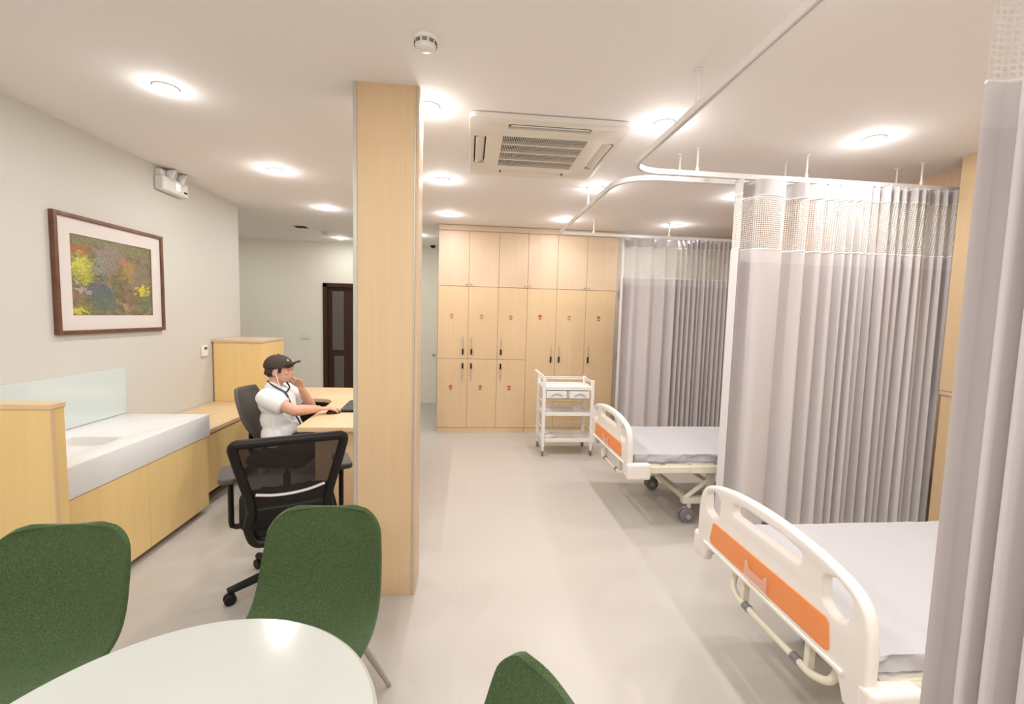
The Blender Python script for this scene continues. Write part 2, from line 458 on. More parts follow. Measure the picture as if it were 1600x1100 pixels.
def remesh(name, bm, mat, parent, voxel=0.005, smooth=3, cut=None):
    me = bpy.data.meshes.new('t'); bmesh.ops.recalc_face_normals(bm, faces=bm.faces); bm.to_mesh(me); bm.free()
    o = bpy.data.objects.new('t', me); COL.objects.link(o)
    md = o.modifiers.new('r', 'REMESH'); md.mode = 'VOXEL'; md.voxel_size = voxel
    if smooth:
        s_ = o.modifiers.new('s', 'SMOOTH'); s_.iterations = smooth; s_.factor = .5
    dg = bpy.context.evaluated_depsgraph_get()
    me2 = bpy.data.meshes.new_from_object(o.evaluated_get(dg)); me2.name = name
    bpy.data.objects.remove(o); bpy.data.meshes.remove(me)
    me2.materials.clear(); me2.transform(root_matrix(parent).inverted()); me2.shade_smooth()
    return link(name, me2, mat, parent)

# ------------------------------------------------------------------ the room
XL, XR = -2.56, 3.50
YB = 7.85           # far wall behind the desk
YFR = -3.0
struct('floor', bx(-5.2, XR+.1, YFR-.1, YB+.1, -0.1, 0), 'floor', smooth=False)
struct('ceiling', bx(-5.2, XR+.1, YFR-.1, YB+.1, CEIL, CEIL+.1), 'ceiling', smooth=False)
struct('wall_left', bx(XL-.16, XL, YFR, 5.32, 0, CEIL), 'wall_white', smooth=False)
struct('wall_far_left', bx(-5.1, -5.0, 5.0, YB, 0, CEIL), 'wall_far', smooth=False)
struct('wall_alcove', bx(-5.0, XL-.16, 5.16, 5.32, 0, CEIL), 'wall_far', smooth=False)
bm = bx(-5.0, -2.44, YB, YB+.1, 0, CEIL); box(bm, -2.44, -1.50, YB, YB+.1, 2.03, CEIL); box(bm, -1.50, 0.0, YB, YB+.1, 0, CEIL)
struct('wall_back', bm, 'wall_far', smooth=False)
struct('wall_corridor', bx(-0.10, 0.0, 6.46, YB, 0, CEIL), 'wall_far', smooth=False)
bm = bx(-0.10, 2.00, 6.36, 6.46, 0, CEIL)
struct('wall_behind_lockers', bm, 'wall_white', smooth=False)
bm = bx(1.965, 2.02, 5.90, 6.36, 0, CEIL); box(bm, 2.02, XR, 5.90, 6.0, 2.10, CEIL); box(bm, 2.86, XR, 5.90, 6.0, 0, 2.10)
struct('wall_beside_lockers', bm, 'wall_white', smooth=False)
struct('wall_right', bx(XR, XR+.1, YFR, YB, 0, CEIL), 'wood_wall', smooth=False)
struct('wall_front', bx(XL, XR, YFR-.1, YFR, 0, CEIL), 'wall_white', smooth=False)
struct('baseboard_back', bx(-1.50, -0.10, YB-.012, YB, 0, .08), 'grey_base', smooth=False)

# dark door in the far wall
bm = bx(-2.44, -2.37, YB-.03, YB+.09, 0, 2.03); box(bm, -1.57, -1.50, YB-.03, YB+.09, 0, 2.03); box(bm, -2.44, -1.50, YB-.03, YB+.09, 1.96, 2.03)
d1 = struct('door_1', bm, 'dark_door', bevel=.005)
bm = bx(-2.37, -1.57, YB+.03, YB+.07, 0, 1.96)
obj('door_leaf', bm, 'dark_door', d1)
bm = bx(-2.30, -2.11, YB+.018, YB+.03, 0.9, 1.9); box(bm, -2.27, -2.11, YB+.018, YB+.03, 0.12, .8)
obj('door_panel', bm, plain('smoked_glass_panel', (0.13, 0.115, 0.10), .2), d1, bevel=.004)
# white flush door at the end of the corridor
d2 = struct('door_2', bx(-1.36, -0.53, YB-.02, YB, 0, 2.045), 'wall_far', bevel=.003)
obj('door_knob', lathe(B(), [(.012, 0), (.012, .03), (.026, .04), (.026, .06), (.012, .07)], 16, axis_mtx((-.585, YB-.02, .86), (0, -1, 0))), 'steel', d2)
# wooden door right of the lockers
d3 = struct('door_3', bx(2.02, 2.86, 5.89, 5.93, 0, 2.095), 'maple', bevel=.003)
for z in (1.9, 1.05, .2):
    obj('hinge', bx(2.015, 2.045, 5.875, 5.89, z-.05, z+.05), 'hinge', d3)

# ------------------------------------------------------------------ ceiling lights
def make_downlight():
    r = thing('ceiling_light', 'x', 'ceiling light', (0, 0, CEIL))
    obj('trim_ring', lathe(B(), [(.060, -.001), (.060, -.005), (.056, -.008), (.050, -.008), (.050, -.002)][::-1], 32), 'white_plastic', r)
    obj('lens', lathe(B(), [(0, -.022), (.026, -.021), (.043, -.016), (.049, -.008), (.049, -.002)], 32), 'lens', r)
    return r
light_labels = {
    (0, 0): 'round ceiling downlight nearest the framed garden picture, first in the left row',
    (0, 1): 'round ceiling downlight beside the twin-lamp emergency light, second in the left row',
    (0, 2): 'round ceiling downlight third in the left row, in front of the ceiling detectors',
    (1, 0): 'round ceiling downlight glaring against the top right edge of the wooden column',
    (1, 1): 'round ceiling downlight just right of the column, second in its row towards the lockers',
    (1, 2): 'round ceiling downlight above the left end of the locker wall, third right of the column',
    (2, 0): 'round ceiling downlight right of the air conditioner, close to the near curtain track',
    (2, 1): 'round ceiling downlight beyond the air conditioner, beside the bend of the far curtain track',
    (2, 2): 'round ceiling downlight in front of the lockers by the far corner of the curtain track',
    (3, 0): 'round ceiling downlight above the nearer bed bay at the far right',
    (3, 1): 'round ceiling downlight over the far bed, behind the big grey curtain',
    (3, 2): 'round ceiling downlight above the far grey curtain in the back bay',
}
proto = make_downlight(); first = True
for i, gx in enumerate(GRID_X):
    for j, gy in enumerate(GRID_Y):
        o = proto if first else copy_tree(proto)
        first = False
        o.location = (gx, gy, CEIL); o['label'] = light_labels[(i, j)]; o['group'] = 'round ceiling downlights'
        lamp_light(0, 0, o, LAMP_W*(.38 if gy > 5 else .5 if (i, j) == (3, 0) else .95))
o = copy_tree(proto)
for ch in list(o.children):
    if ch.type == 'LIGHT':
        bpy.data.objects.remove(ch)
o.location = (-2.01, 7.32, CEIL); o['label'] = 'small downlight close to the far wall above the dark brown door'
lamp_light(0, 0, o, LAMP_W*.8)

# ------------------------------------------------------------------ ceiling cassette air conditioner
def rect(cx, cy, w_, h_, r=0.0):
    p = [(cx-w_/2, cy-h_/2), (cx+w_/2, cy-h_/2), (cx+w_/2, cy+h_/2), (cx-w_/2, cy+h_/2)]
    return fillet(p, r) if r else [Vector(q) for q in p]
ac = thing('air_conditioner', 'square cream ceiling cassette air conditioner with dark slotted grille', 'air conditioner', (.465, 3.14, CEIL))
pw, ph = .96, 1.05
slots = [rect(0, -.41, .50, .075, .02), rect(0, .41, .50, .075, .02), rect(-.41, 0, .075, .50, .02), rect(.41, 0, .075, .50, .02)]
bm = plate([rect(0, 0, pw, ph, .05)] + slots + [rect(0, 0, .54, .56)], .03, .004); bm.transform(Matrix.Translation((0, 0, -.018)))
obj('panel', bm, 'ac_white', ac)
bm = bx(-.46, .46, -.50, .50, -.008, -.002)
obj('cavity', bm, 'ac_filter', ac, smooth=False)
bm = B()
n = 48
for k in range(n+1):
    x = -.27+.54*k/n
    box(bm, x-.0020, x+.0020, -.28, .28, -.031, -.024)
for k in range(5):
    y = -.28+.56*k/4
    box(bm, -.27, .27, y-.005, y+.005, -.034, -.012)
obj('grille', bm, 'ac_white', ac, smooth=False)
for k, (cx, cy, rot) in enumerate([(0, -.41, 0), (0, .41, PI), (-.41, 0, -PI/2), (.41, 0, PI/2)]):
    bm = bx(-.235, .235, -.030, .030, -.004, .004, Matrix.Translation((cx, cy, -.022)) @ Matrix.Rotation(rot, 4, 'Z') @ Matrix.Rotation(math.radians(24), 4, 'X'))
    obj('louver', bm, 'ac_white', ac, bevel=.002)

# ------------------------------------------------------------------ ceiling devices
sd = thing('smoke_detector', 'round white smoke detector on the ceiling in front of the wooden column', 'smoke detector', (-.20, 2.0, CEIL))
obj('base', lathe(B(), [(.050, -.012), (.052, 0)], 28), 'white_plastic', sd)
obj('head', lathe(B(), [(0, -.047), (.02, -.046), (.034, -.040), (.036, -.034), (.0365, -.033), (.044, -.030), (.046, -.020), (.046, -.012)], 28), 'white_plastic', sd)
bm = B()
for k in range(10):
    a = 2*PI*k/10
    for z in (-.0255, -.0185):
        box(bm, -.010, .010, -.0012, .0012, z-.002, z+.002, Matrix.Rotation(a, 4, 'Z') @ Matrix.Translation((0, .0462, 0)))
obj('vent_slots', bm, 'dark_grey', sd, smooth=False)
sp = thing('ceiling_speaker_vent', 'small dark square vent on the ceiling towards the far left wall', 'vent', (-2.30, 6.48, CEIL))
obj('frame', plate([rect(0, 0, .20, .20, .01), rect(0, 0, .15, .15)], .012, .002), 'ac_white', sp)
bm = B()
for k in range(7):
    box(bm, -.075, .075, -.009, .009, -.001, .001, Matrix.Translation((0, -.066+.022*k, -.004)) @ Matrix.Rotation(.6, 4, 'X'))
obj('slat', bm, 'dark_grey', sp, smooth=False)
dt = thing('motion_detector', 'small white box detector on the ceiling beyond the third left downlight', 'detector', (-2.07, 6.80, CEIL))
obj('housing', bx(-.055, .055, -.04, .04, -.05, 0), 'ac_white', dt, bevel=.008)
obj('sensor_window', bx(-.03, .03, -.043, -.038, -.04, -.018), 'trim_grey', dt, bevel=.002)
dc = thing('dome_camera', 'small dark dome camera under the ceiling at the end of the corridor', 'security camera', (-.60, 7.55, CEIL))
obj('base', lathe(B(), [(.05, -.02), (.055, 0)], 24), 'white_plastic', dc)
obj('dome', lathe(B(), [(0, -.065), (.022, -.060), (.038, -.045), (.044, -.02)], 24), 'black_plastic', dc)

# ------------------------------------------------------------------ left wall fittings
pic = thing('framed_picture', 'framed garden picture with white mat and thin brown frame on left wall', 'picture', (XL, 3.53, 1.36))
W_, H_ = .985, .77
def yz_frame(w1, h1, w2, h2, depth, bev, cz):
    bm = plate([rect(0, cz, w1, h1), rect(0, cz, w2, h2)], depth, bev); return shifted(bm, YZ, (depth/2, 0, 0))
obj('frame', yz_frame(W_, H_, W_-.05, H_-.05, .032, .003, H_/2), 'frame_wood', pic)
bm = shifted(plate([rect(0, H_/2, W_-.05, H_-.05), rect(0, H_/2, .74, .525)], .006), YZ, (.014, 0, 0))
obj('mat_board', bm, 'mat_board', pic, smooth=False)
me = bpy.data.meshes.new('print')
me.from_pydata([(.010, -.375, H_/2-.268), (.010, .375, H_/2-.268), (.010, .375, H_/2+.268), (.010, -.375, H_/2+.268), (.002, -.375, H_/2-.268), (.002, .375, H_/2-.268), (.002, .375, H_/2+.268), (.002, -.375, H_/2+.268)], [],
               [(0, 1, 2, 3), (7, 6, 5, 4), (0, 4, 5, 1), (1, 5, 6, 2), (2, 6, 7, 3), (3, 7, 4, 0)])
uv = me.uv_layers.new()
for lp in me.loops:
    v_ = me.vertices[lp.vertex_index].co
    uv.data[lp.index].uv = ((v_.y+.375)/.75, (v_.z-(H_/2-.268))/.536)
link('print', me, 'picture', pic)

em = thing('emergency_light', 'white twin-lamp emergency light high on the left wall under the ceiling', 'emergency light', (XL, 4.15, 2.51))
obj('housing', bx(0, .075, -.165, .165, 0, .115), 'white_plastic', em, bevel=.012)
obj('mounting_bar', bx(0, .05, -.15, .13, .113, .165), 'white_plastic', em, bevel=.006)
for y in (-.07, .075):
    lh = obj('lamp_head', lathe(B(), [(.030, 0), (.048, .03), (.048, .05), (.044, .055)], 24, axis_mtx((.05, y, .150), (.8, .25, -.25))), 'white_plastic', em)
    obj('lamp_lens', lathe(B(), [(0, .060), (.03, .058), (.042, .054)][::-1], 24, axis_mtx((.05, y, .150), (.8, .25, -.25))), 'steel', lh)
obj('pilot_lamp', bx(.075, .078, .00, .045, .035, .085), 'led', em, bevel=.001)
obj('test_switch', bx(.075, .079, .10, .14, .03, .045), 'black_plastic', em)
th = thing('thermostat', 'small white wall thermostat with dark display beside the tall wooden cabinet', 'thermostat', (XL, 4.60, 1.085))
obj('housing', bx(0, .02, -.045, .045, 0, .105), 'white_plastic', th, bevel=.004)
obj('display', bx(.0195, .0215, -.015, .030, .065, .09), 'dark_grey', th)
sw = thing('light_switch', 'white double switch plate on the far wall left of the dark door', 'switch', (-2.72, YB, 1.08))
obj('plate', bx(-.09, .06, -.012, 0, 0, .10), 'white_plastic', sw, bevel=.003)
for x in (-.06, .0):
    obj('rocker', bx(x-.005, x+.035, -.016, -.011, .02, .08), 'white_plastic', sw, bevel=.002)

# ------------------------------------------------------------------ sink counter on the left
ep = thing('end_cabinet', 'tall narrow maple end cabinet at the near end of the white counter', 'cabinet', (-2.2, 2.28, 0))
obj('body', bx(-2.555, -1.87, 2.18, 2.25, 0, 1.075), 'maple_yellow', ep, bevel=.002, world=True)
obj('top_cap', bx(-2.555, -1.865, 2.175, 2.255, 1.075, 1.10), 'maple_h', ep, bevel=.003, world=True)
bm = bx(-1.872, -1.866, 2.178, 2.196, 0.02, 1.08)
obj('edge_strip', bm, 'maple', ep, world=True)
sc_ = thing('sink_cabinet', 'low maple cabinet under the thick white stone counter', 'cabinet', (-2.2, 2.95, 0))
obj('body', bx(-2.545, -1.965, 2.26, 3.525, .055, .585), 'maple_yellow', sc_, world=True, bevel=.002)
obj('toe_kick', bx(-2.545, -2.02, 2.26, 3.50, 0, .055), 'toe', sc_, world=True)
y = 2.38
for k in range(2):
    obj('door', bx(-1.965, -1.948, 2.263+.631*k, 2.891+.631*k, .05, .58), 'maple_yellow', sc_, world=True, bevel=.0015)
ct = thing('stone_counter', 'thick white stone counter with a recessed basin along the left wall', 'counter', (-2.2, 2.95, .585))
bm = plate([[Vector(p) for p in ((-2.56, 2.26), (-1.945, 2.26), (-1.945, 3.55), (-2.56, 3.55))], rect(-2.25, 2.62, .32, .58, .04)], .165, .003)
bm.transform(Matrix.Translation((0, 0, .6675)))
obj('slab', bm, 'stone', ct, world=True)
bm = shifted(plate([rect(-2.25, 2.62, .34, .60, .04), rect(-2.25, 2.62, .31, .57, .04)], .06), Matrix.Identity(4), (0, 0, .713)); box(bm, -2.41, -2.09, 2.33, 2.91, .685, .70)
obj('basin', bm, 'white_plastic', ct, world=True)
gs = tag(obj('glass_splashback', bx(XL, XL+.012, 2.40, 3.585, .752, 1.09), 'glass_splash', bevel=.002), 'pale blue-green glass splashback on the left wall above the white counter', 'splashback')

# low counter and tall cabinet further along
lc = thing('low_cabinet', 'low maple cabinet run behind the white counter with a wooden top', 'cabinet', (-2.25, 4.15, 0))
obj('body', bx(-2.545, -2.005, 3.56, 4.735, .12, .565), 'maple_yellow', lc, world=True, bevel=.002)
obj('toe_kick', bx(-2.545, -2.12, 3.58, 4.735, 0, .12), 'toe', lc, world=True)
obj('top', bx(-2.55, -1.985, 3.56, 4.735, .578, .612), 'maple_h', lc, world=True, bevel=.003)
obj('shadow_gap', bx(-2.545, -2.03, 3.56, 4.735, .565, .578), 'toe', lc, world=True)
for k in range(3):
    obj('door', bx(-2.005, -1.99, 3.563+.39*k, 3.950+.39*k, .115, .562), 'maple_yellow', lc, world=True, bevel=.0015)
tc_ = thing('tall_cabinet', 'waist-high box-shaped maple cabinet against the left wall behind the seated person', 'cabinet', (-2.3, 5.0, 0))
obj('body', bx(-2.545, -2.085, 4.745, 5.28, 0.08, 1.215), 'maple_yellow', tc_, world=True, bevel=.002)
obj('plinth', bx(-2.545, -2.12, 4.75, 5.26, 0, .08), 'toe', tc_, world=True)
obj('top', bx(-2.55, -2.075, 4.735, 5.29, 1.215, 1.243), 'maple_pale', tc_, world=True, bevel=.003)
obj('side_panel', bx(-2.085, -2.075, 4.752, 5.272, .08, 1.21), 'maple_yellow', tc_, world=True, bevel=.001)

# ------------------------------------------------------------------ wooden column
co = thing('column', 'floor-to-ceiling maple clad column beside the black mesh chair', 'column', (-.43, 2.49, 0))
obj('cladding', bx(-.575, -.290, 2.396, 2.58, 0, CEIL), 'maple', co, world=True, bevel=.001)
obj('corner_trim', bx(-.595, -.575, 2.392, 2.58, 0, CEIL), 'trim_grey', co, world=True, bevel=.002)
obj('corner_trim', bx(-.290, -.282, 2.393, 2.58, 0, CEIL), 'trim_grey', co, world=True, bevel=.001)
obj('side_panel', bx(-.282, -.266, 2.400, 2.58, 0, CEIL), 'maple_pale', co, world=True, bevel=.001)

# ------------------------------------------------------------------ lockers
LX = [-.39, 0.0, .385, .765, 1.155, 1.55, 1.955]
LY = 5.84
def sign(parent, x, z, pale):
    bm = B()
    o_ = [(-.030, .0), (.030, .0), (.014, .018), (.006, .018), (.006, .026), (-.006, .026), (-.006, .018), (-.014, .018)]
    bm = shifted(plate([[Vector(p) for p in o_]], .002), XZ, (x, LY-.0015, z+.008))
    box(bm, x-.020, x+.020, LY-.0025, LY-.0005, z-.006, z-.001)
    for k in (-1, 1):
        box(bm, x+k*.009-.007, x+k*.009+.007, LY-.0025, LY-.0005, z-.030, z-.012)
    obj('red_sign', bm, 'red_sign_pale' if pale else 'red_sign', parent, world=True, smooth=False)
def lock_handle(parent, x, z0, z1, gz0, gz1):
    h = obj('handle', bx(x-.0045, x+.0045, LY-.016, LY-.001, z0, z1), 'steel', parent, world=True, bevel=.002)
    obj('grip', bx(x-.011, x+.011, LY-.024, LY-.012, gz0, gz1), 'black_plastic', h, world=True, bevel=.005)
def locker(name_label, cols, tall):
    x0, x1 = LX[cols[0]], LX[cols[-1]+1]
    r = thing('locker_cabinet', name_label, 'cabinet', ((x0+x1)/2, LY+.25, 0), group='built-in lockers')
    obj('carcass', bx(x0+.002, x1-.002, LY+.018, LY+.50, .07, 2.655), 'maple_pale', r, world=True)
    obj('plinth', bx(x0+.002, x1-.002, LY+.006, LY+.50, 0, .068), 'maple', r, world=True, bevel=.001)
    obj('cornice', bx(x0, x1, LY-.004, LY+.50, 2.630, 2.695), 'maple_pale', r, world=True, bevel=.002)
    g = .0035
    for c in cols:
        a, b_ = LX[c]+g/2, LX[c+1]-g/2
        up_ = obj('upper_door', bx(a, b_, LY, LY+.018, 1.925, 2.618), 'maple_pale', r, world=True, bevel=.0012)
        kx = b_-.028 if c in (0, 2, 4) else a+.028
        obj('knob', lathe(B(), [(.006, 0), (.006, .012), (.011, .016), (.011, .022), (.005, .026)], 12, axis_mtx((kx, LY, 1.955), (0, -1, 0))), 'hinge', up_, world=True)
        cx = (a+b_)/2
        if tall:
            d = obj('tall_door', bx(a, b_, LY, LY+.018, .072, 1.920), 'maple', r, world=True, bevel=.0012)
            hx = b_-.055 if c == 3 else a+.050
            lock_handle(d, hx, .955, 1.18, .955, 1.035)
            sign(d, cx-.02, 1.55, c == 4)
        else:
            d = obj('middle_door', bx(a, b_, LY, LY+.018, .985, 1.920), 'maple', r, world=True, bevel=.0012)
            hx = b_-.062 if c == 0 else a+.045
            lock_handle(d, hx, 1.04, 1.27, 1.04, 1.115)
            sign(d, cx-.02, 1.535, True)
            d = obj('lower_door', bx(a, b_, LY, LY+.018, .072, .981), 'maple', r, world=True, bevel=.0012)
            lock_handle(d, hx, .70, .93, .855, .93)
            sign(d, cx-.02, .605, False)
    return r
locker('left half of the maple locker wall, with doors in three tiers', (0, 1, 2), False)
locker('right half of the maple locker wall, with tall doors behind the trolley', (3, 4, 5), True)

# ------------------------------------------------------------------ right wall: bed head panel
hp = thing('bed_head_panel', 'yellow maple bed head panel on the right wall behind the near bed', 'wall panel', (XR, 2.0, 0))
obj('upper_panel', bx(3.30, XR, .40, 2.80, 1.115, CEIL), 'maple', hp, world=True, bevel=.002)
obj('lower_panel', bx(3.315, XR, .40, 2.795, 0, 1.085), 'maple', hp, world=True, bevel=.002)
obj('joint_strip', bx(3.305, XR, .40, 2.80, 1.085, 1.115), 'maple_pale', hp, world=True, bevel=.002)

# ------------------------------------------------------------------ curtain tracks
TZ = 2.53
def arc_path(pts, radii):
    return [(p.x, p.y, TZ) for p in fillet(pts, radii, 10, closed=False)]
def track(name_label, pts, rads, rods):
    r = thing('curtain_track', name_label, 'curtain track', (pts[0][0], pts[0][1], TZ), group='ceiling hung curtain tracks')
    bm = B(); path = arc_path(pts, rads)
    # rectangular channel swept along the path
    P = [Vector(p) for p in path]; rings = []
    for i, p in enumerate(P):
        d = (P[min(i+1, len(P)-1)]-P[max(i-1, 0)]).normalized(); n_ = Vector((-d.y, d.x, 0))
        rings.append([bm.verts.new(p+n_*a+Vector((0, 0, c))) for a, c in ((-.013, -.016), (-.004, -.016), (-.004, -.010), (.004, -.010), (.004, -.016), (.013, -.016), (.013, .016), (-.013, .016))])
    for a, b_ in zip(rings, rings[1:]):
        for j in range(8):
            bm.faces.new((a[j], a[(j+1) % 8], b_[(j+1) % 8], b_[j]))
    bm.faces.new(rings[0]); bm.faces.new(rings[-1][::-1])
    obj('rail', bm, 'rail_white', r, world=True)
    for x, y in rods:
        bm = cyl(B(), (x, y, TZ+.012), (0, 0, 1), .0065, CEIL-TZ-.014, 10); cyl(bm, (x, y, CEIL-.008), (0, 0, 1), .018, .007, 16); cyl(bm, (x, y, TZ+.012), (0, 0, 1), .011, .03, 12)
        obj('suspension_rod', bm, 'rail_white', r, world=True)
    return r
track('white curtain track around the near bed bay, running overhead past the camera', [(3.49, 2.93), (1.03, 2.93), (1.03, -1.2)], [0, .22, 0], [(3.15, 2.93), (2.28, 2.93), (1.50, 2.93), (1.03, 2.05), (1.03, .95)])
track('white U-shaped curtain track around the far bed bay', [(3.49, 3.06), (1.03, 3.06), (1.03, 5.19), (3.49, 5.19)], [0, .30, .12, 0], [(3.09, 3.06), (2.22, 3.06), (1.44, 3.06), (1.03, 3.95), (1.44, 5.19), (2.35, 5.19)])

# ------------------------------------------------------------------ curtains
def sheet(path_at, n, zs, thick):
    """path_at(s, z) -> (x, y); s in 0..1"""
    bm = B(); uvl = bm.loops.layers.uv.new('uv'); rows = []
    for z in zs:
        row = []; u = 0; prev = None
        for i in range(n+1):
            x, y = path_at(i/n, z); p = Vector((x, y))
            if prev is not None: u += (p-prev).length
            prev = p
            row.append((bm.verts.new((x, y, z)), u))
        rows.append(row)
    for k in range(len(zs)-1):
        for i in range(n):
            q = [rows[k][i], rows[k][i+1], rows[k+1][i+1], rows[k+1][i]]
            zz = [zs[k], zs[k], zs[k+1], zs[k+1]]
            f = bm.faces.new([a[0] for a in q])
            for lp, a, z in zip(f.loops, q, zz):
                lp[uvl].uv = (a[1], z)
    return bm
def sheet_obj(name, bm, mat, parent, thick=0.0):
    me = bpy.data.meshes.new(name); bm.transform(root_matrix(parent).inverted()); bm.to_mesh(me); bm.free(); me.shade_smooth()
    o = link(name, me, mat, parent)
    if thick:
        md = o.modifiers.new('solid', 'SOLIDIFY'); md.thickness = thick; md.offset = 0; md.use_rim = False
    return o
def lin(a, b_, n):
    return [a+(b_-a)*i/n for i in range(n+1)]
def curtain(label, path_at, n, hooks, z_bot=.10, hem=None, zh=2.508):
    x, y = path_at(0.5, 1.0)
    r = thing('curtain', label, 'curtain', (x, y, z_bot), group='grey cubicle curtains with netting tops')
    zt, zm = 2.405, 2.048
    sheet_obj('header_band', sheet(path_at, n, lin(zt, zh, 2), 0), 'header', r, .003)
    sheet_obj('netting', sheet(path_at, n, lin(zm, zt, 2), 0), 'net', r)
    for z in (zt, zm):
        bm = tube(B(), [(*path_at(i/n, z), z) for i in range(n+1)], .0045, 6)
        obj('netting_cord', bm, 'net_cord', r, world=True)
    sheet_obj('drape', sheet(path_at, n, [z_bot]+lin(.5, 1.9, 7)+[zm-.09], 0), 'drape', r, .003)
    sheet_obj('drape_top_hem', sheet(path_at, n, lin(zm-.09, zm, 1), 0), 'drape_light', r, .0034)
    if hem:
        a, b_ = hem
        sheet_obj('side_hem', sheet(lambda s, z: path_at(a+(b_-a)*s, z), 14, [z_bot]+lin(.5, zm, 4), 0), 'drape_light', r, .010)
    for s in hooks:
        px_, py_ = path_at(s, zh)
        bm = tube(B(), [(px_, py_, zh-.03), (px_, py_, zh), (px_+.004, py_, zh+.008), (px_, py_, zh+.014)], .0025, 6)
        obj('hook', bm, 'rail_white', r, world=True)
    return r
def fold_path(xs, y0, amps, flip=1):
    """zig-zag control points turned into smooth folds along X"""
    pts = [(x, y0+flip*a, 0) for x, a in zip(xs, amps)]
    return catmull(pts, 8)
def along(path_top, path_bot):
    n_ = len(path_top)-1
    def f(s, z):
        q = s*n_; i = min(int(q), n_-1); fr = q-i
        a = path_top[i].lerp(path_top[i+1], fr); b_ = path_bot[i].lerp(path_bot[i+1], fr)
        k = min(max((z-.24)/2.26, 0), 1)
        p = b_.lerp(a, k); return (p.x, p.y)
    return f
# big curtain between the beds
rng = random.Random(3)
xs = [1.795, 1.80, 1.865, 1.93, 2.02, 2.12, 2.16, 2.265, 2.285, 2.385, 2.405, 2.48, 2.50, 2.565]
am = [-.055, .045, .055, -.045, -.050, -.020, .045, -.050, .050, -.050, .050, -.050, .05, -.05]
sgn = 1; x = 2.565
while x < 3.385:
    x += rng.uniform(.016, .042); xs.append(x); am.append(sgn*rng.uniform(.036, .074)); sgn = -sgn
pt = fold_path(xs, 2.925, am); pb = fold_path([x+.0 for x in xs], 2.925, [a*1.1+rng.uniform(-.012, .012) for a in am])
curtain('big grey pleated curtain drawn between the two beds, white netting along its top', along(pt, pb), len(pt)-1, [.0, .09, .2, .27, .34, .42, .5, .58, .66, .74, .82, .9, 1.0], hem=(0, .028))
# far curtain
xs = [1.80, 1.805, 1.86, 1.93, 2.03, 2.13, 2.22, 2.31, 2.35, 2.44]; am = [-.06, .04, .05, -.035, .02, -.04, .03, -.045, .045, -.045]; sgn = 1; x = 2.44
while x < 3.40:
    x += rng.uniform(.020, .040); xs.append(x); am.append(sgn*rng.uniform(.028, .055)); sgn = -sgn
pt = fold_path(xs, 5.19, am); pb = fold_path(xs, 5.19, [a*1.1+rng.uniform(-.010, .010) for a in am])
curtain('far grey curtain at the back bay beside the lockers', along(pt, pb), len(pt)-1, [0, .1, .2, .3, .4, .55, .7, .85, 1.0], hem=(0, .03))
# curtain in the foreground, gathered on the near track
P = [(1.032, .846, 0), (1.075, .842, 0), (1.105, .820, 0), (1.070, .797, 0), (1.045, .790, 0), (1.03, .77, 0)]
for k in range(14):
    P.append((1.03+(.075 if k % 2 == 0 else -.03)+rng.uniform(-.01, .01), .755-.034*k, 0))
pt = catmull(P, 8); pb = [p+Vector((rng.uniform(-.002, .002), 0, 0)) for p in pt]
curtain('grey curtain gathered in the right foreground, edge of the near bay', along(pt, pt), len(pt)-1, [0, .2, .4, .6, .8, 1], hem=None, z_bot=.22)

# ------------------------------------------------------------------ beds
def caster(parent, x, y, h=.155, mat='caster_grey'):
    """twin-wheel caster standing on the floor below a leg at (x, y)"""
    r_ = .058
    f_ = obj('caster', cyl(B(), (x, y, r_*1.3), (0, 0, 1), .016, h-r_*1.3, 14), 'cream_metal', parent)
    bm = B()
    for s in (-1, 1):
        lathe(bm, [(.0, 0), (.030, .0), (r_-.006, .002), (r_, .008), (r_, .020), (r_-.006, .026), (.0, .026)], 28, axis_mtx((x-.02, y+s*.020-.013, r_), (0, 1, 0)))
    obj('wheel', bm, mat, f_)
    bm = B()
    lathe(bm, [(.02, 0), (.02, .105)], 18, axis_mtx((x-.02, y-.0525+.0, r_), (0, 1, 0)))
    box(bm, x-.05, x+.012, y-.007, y+.007, r_, r_*2.1)
    obj('caster_hub', bm, 'leg_beige', f_, bevel=.002)
    return f_
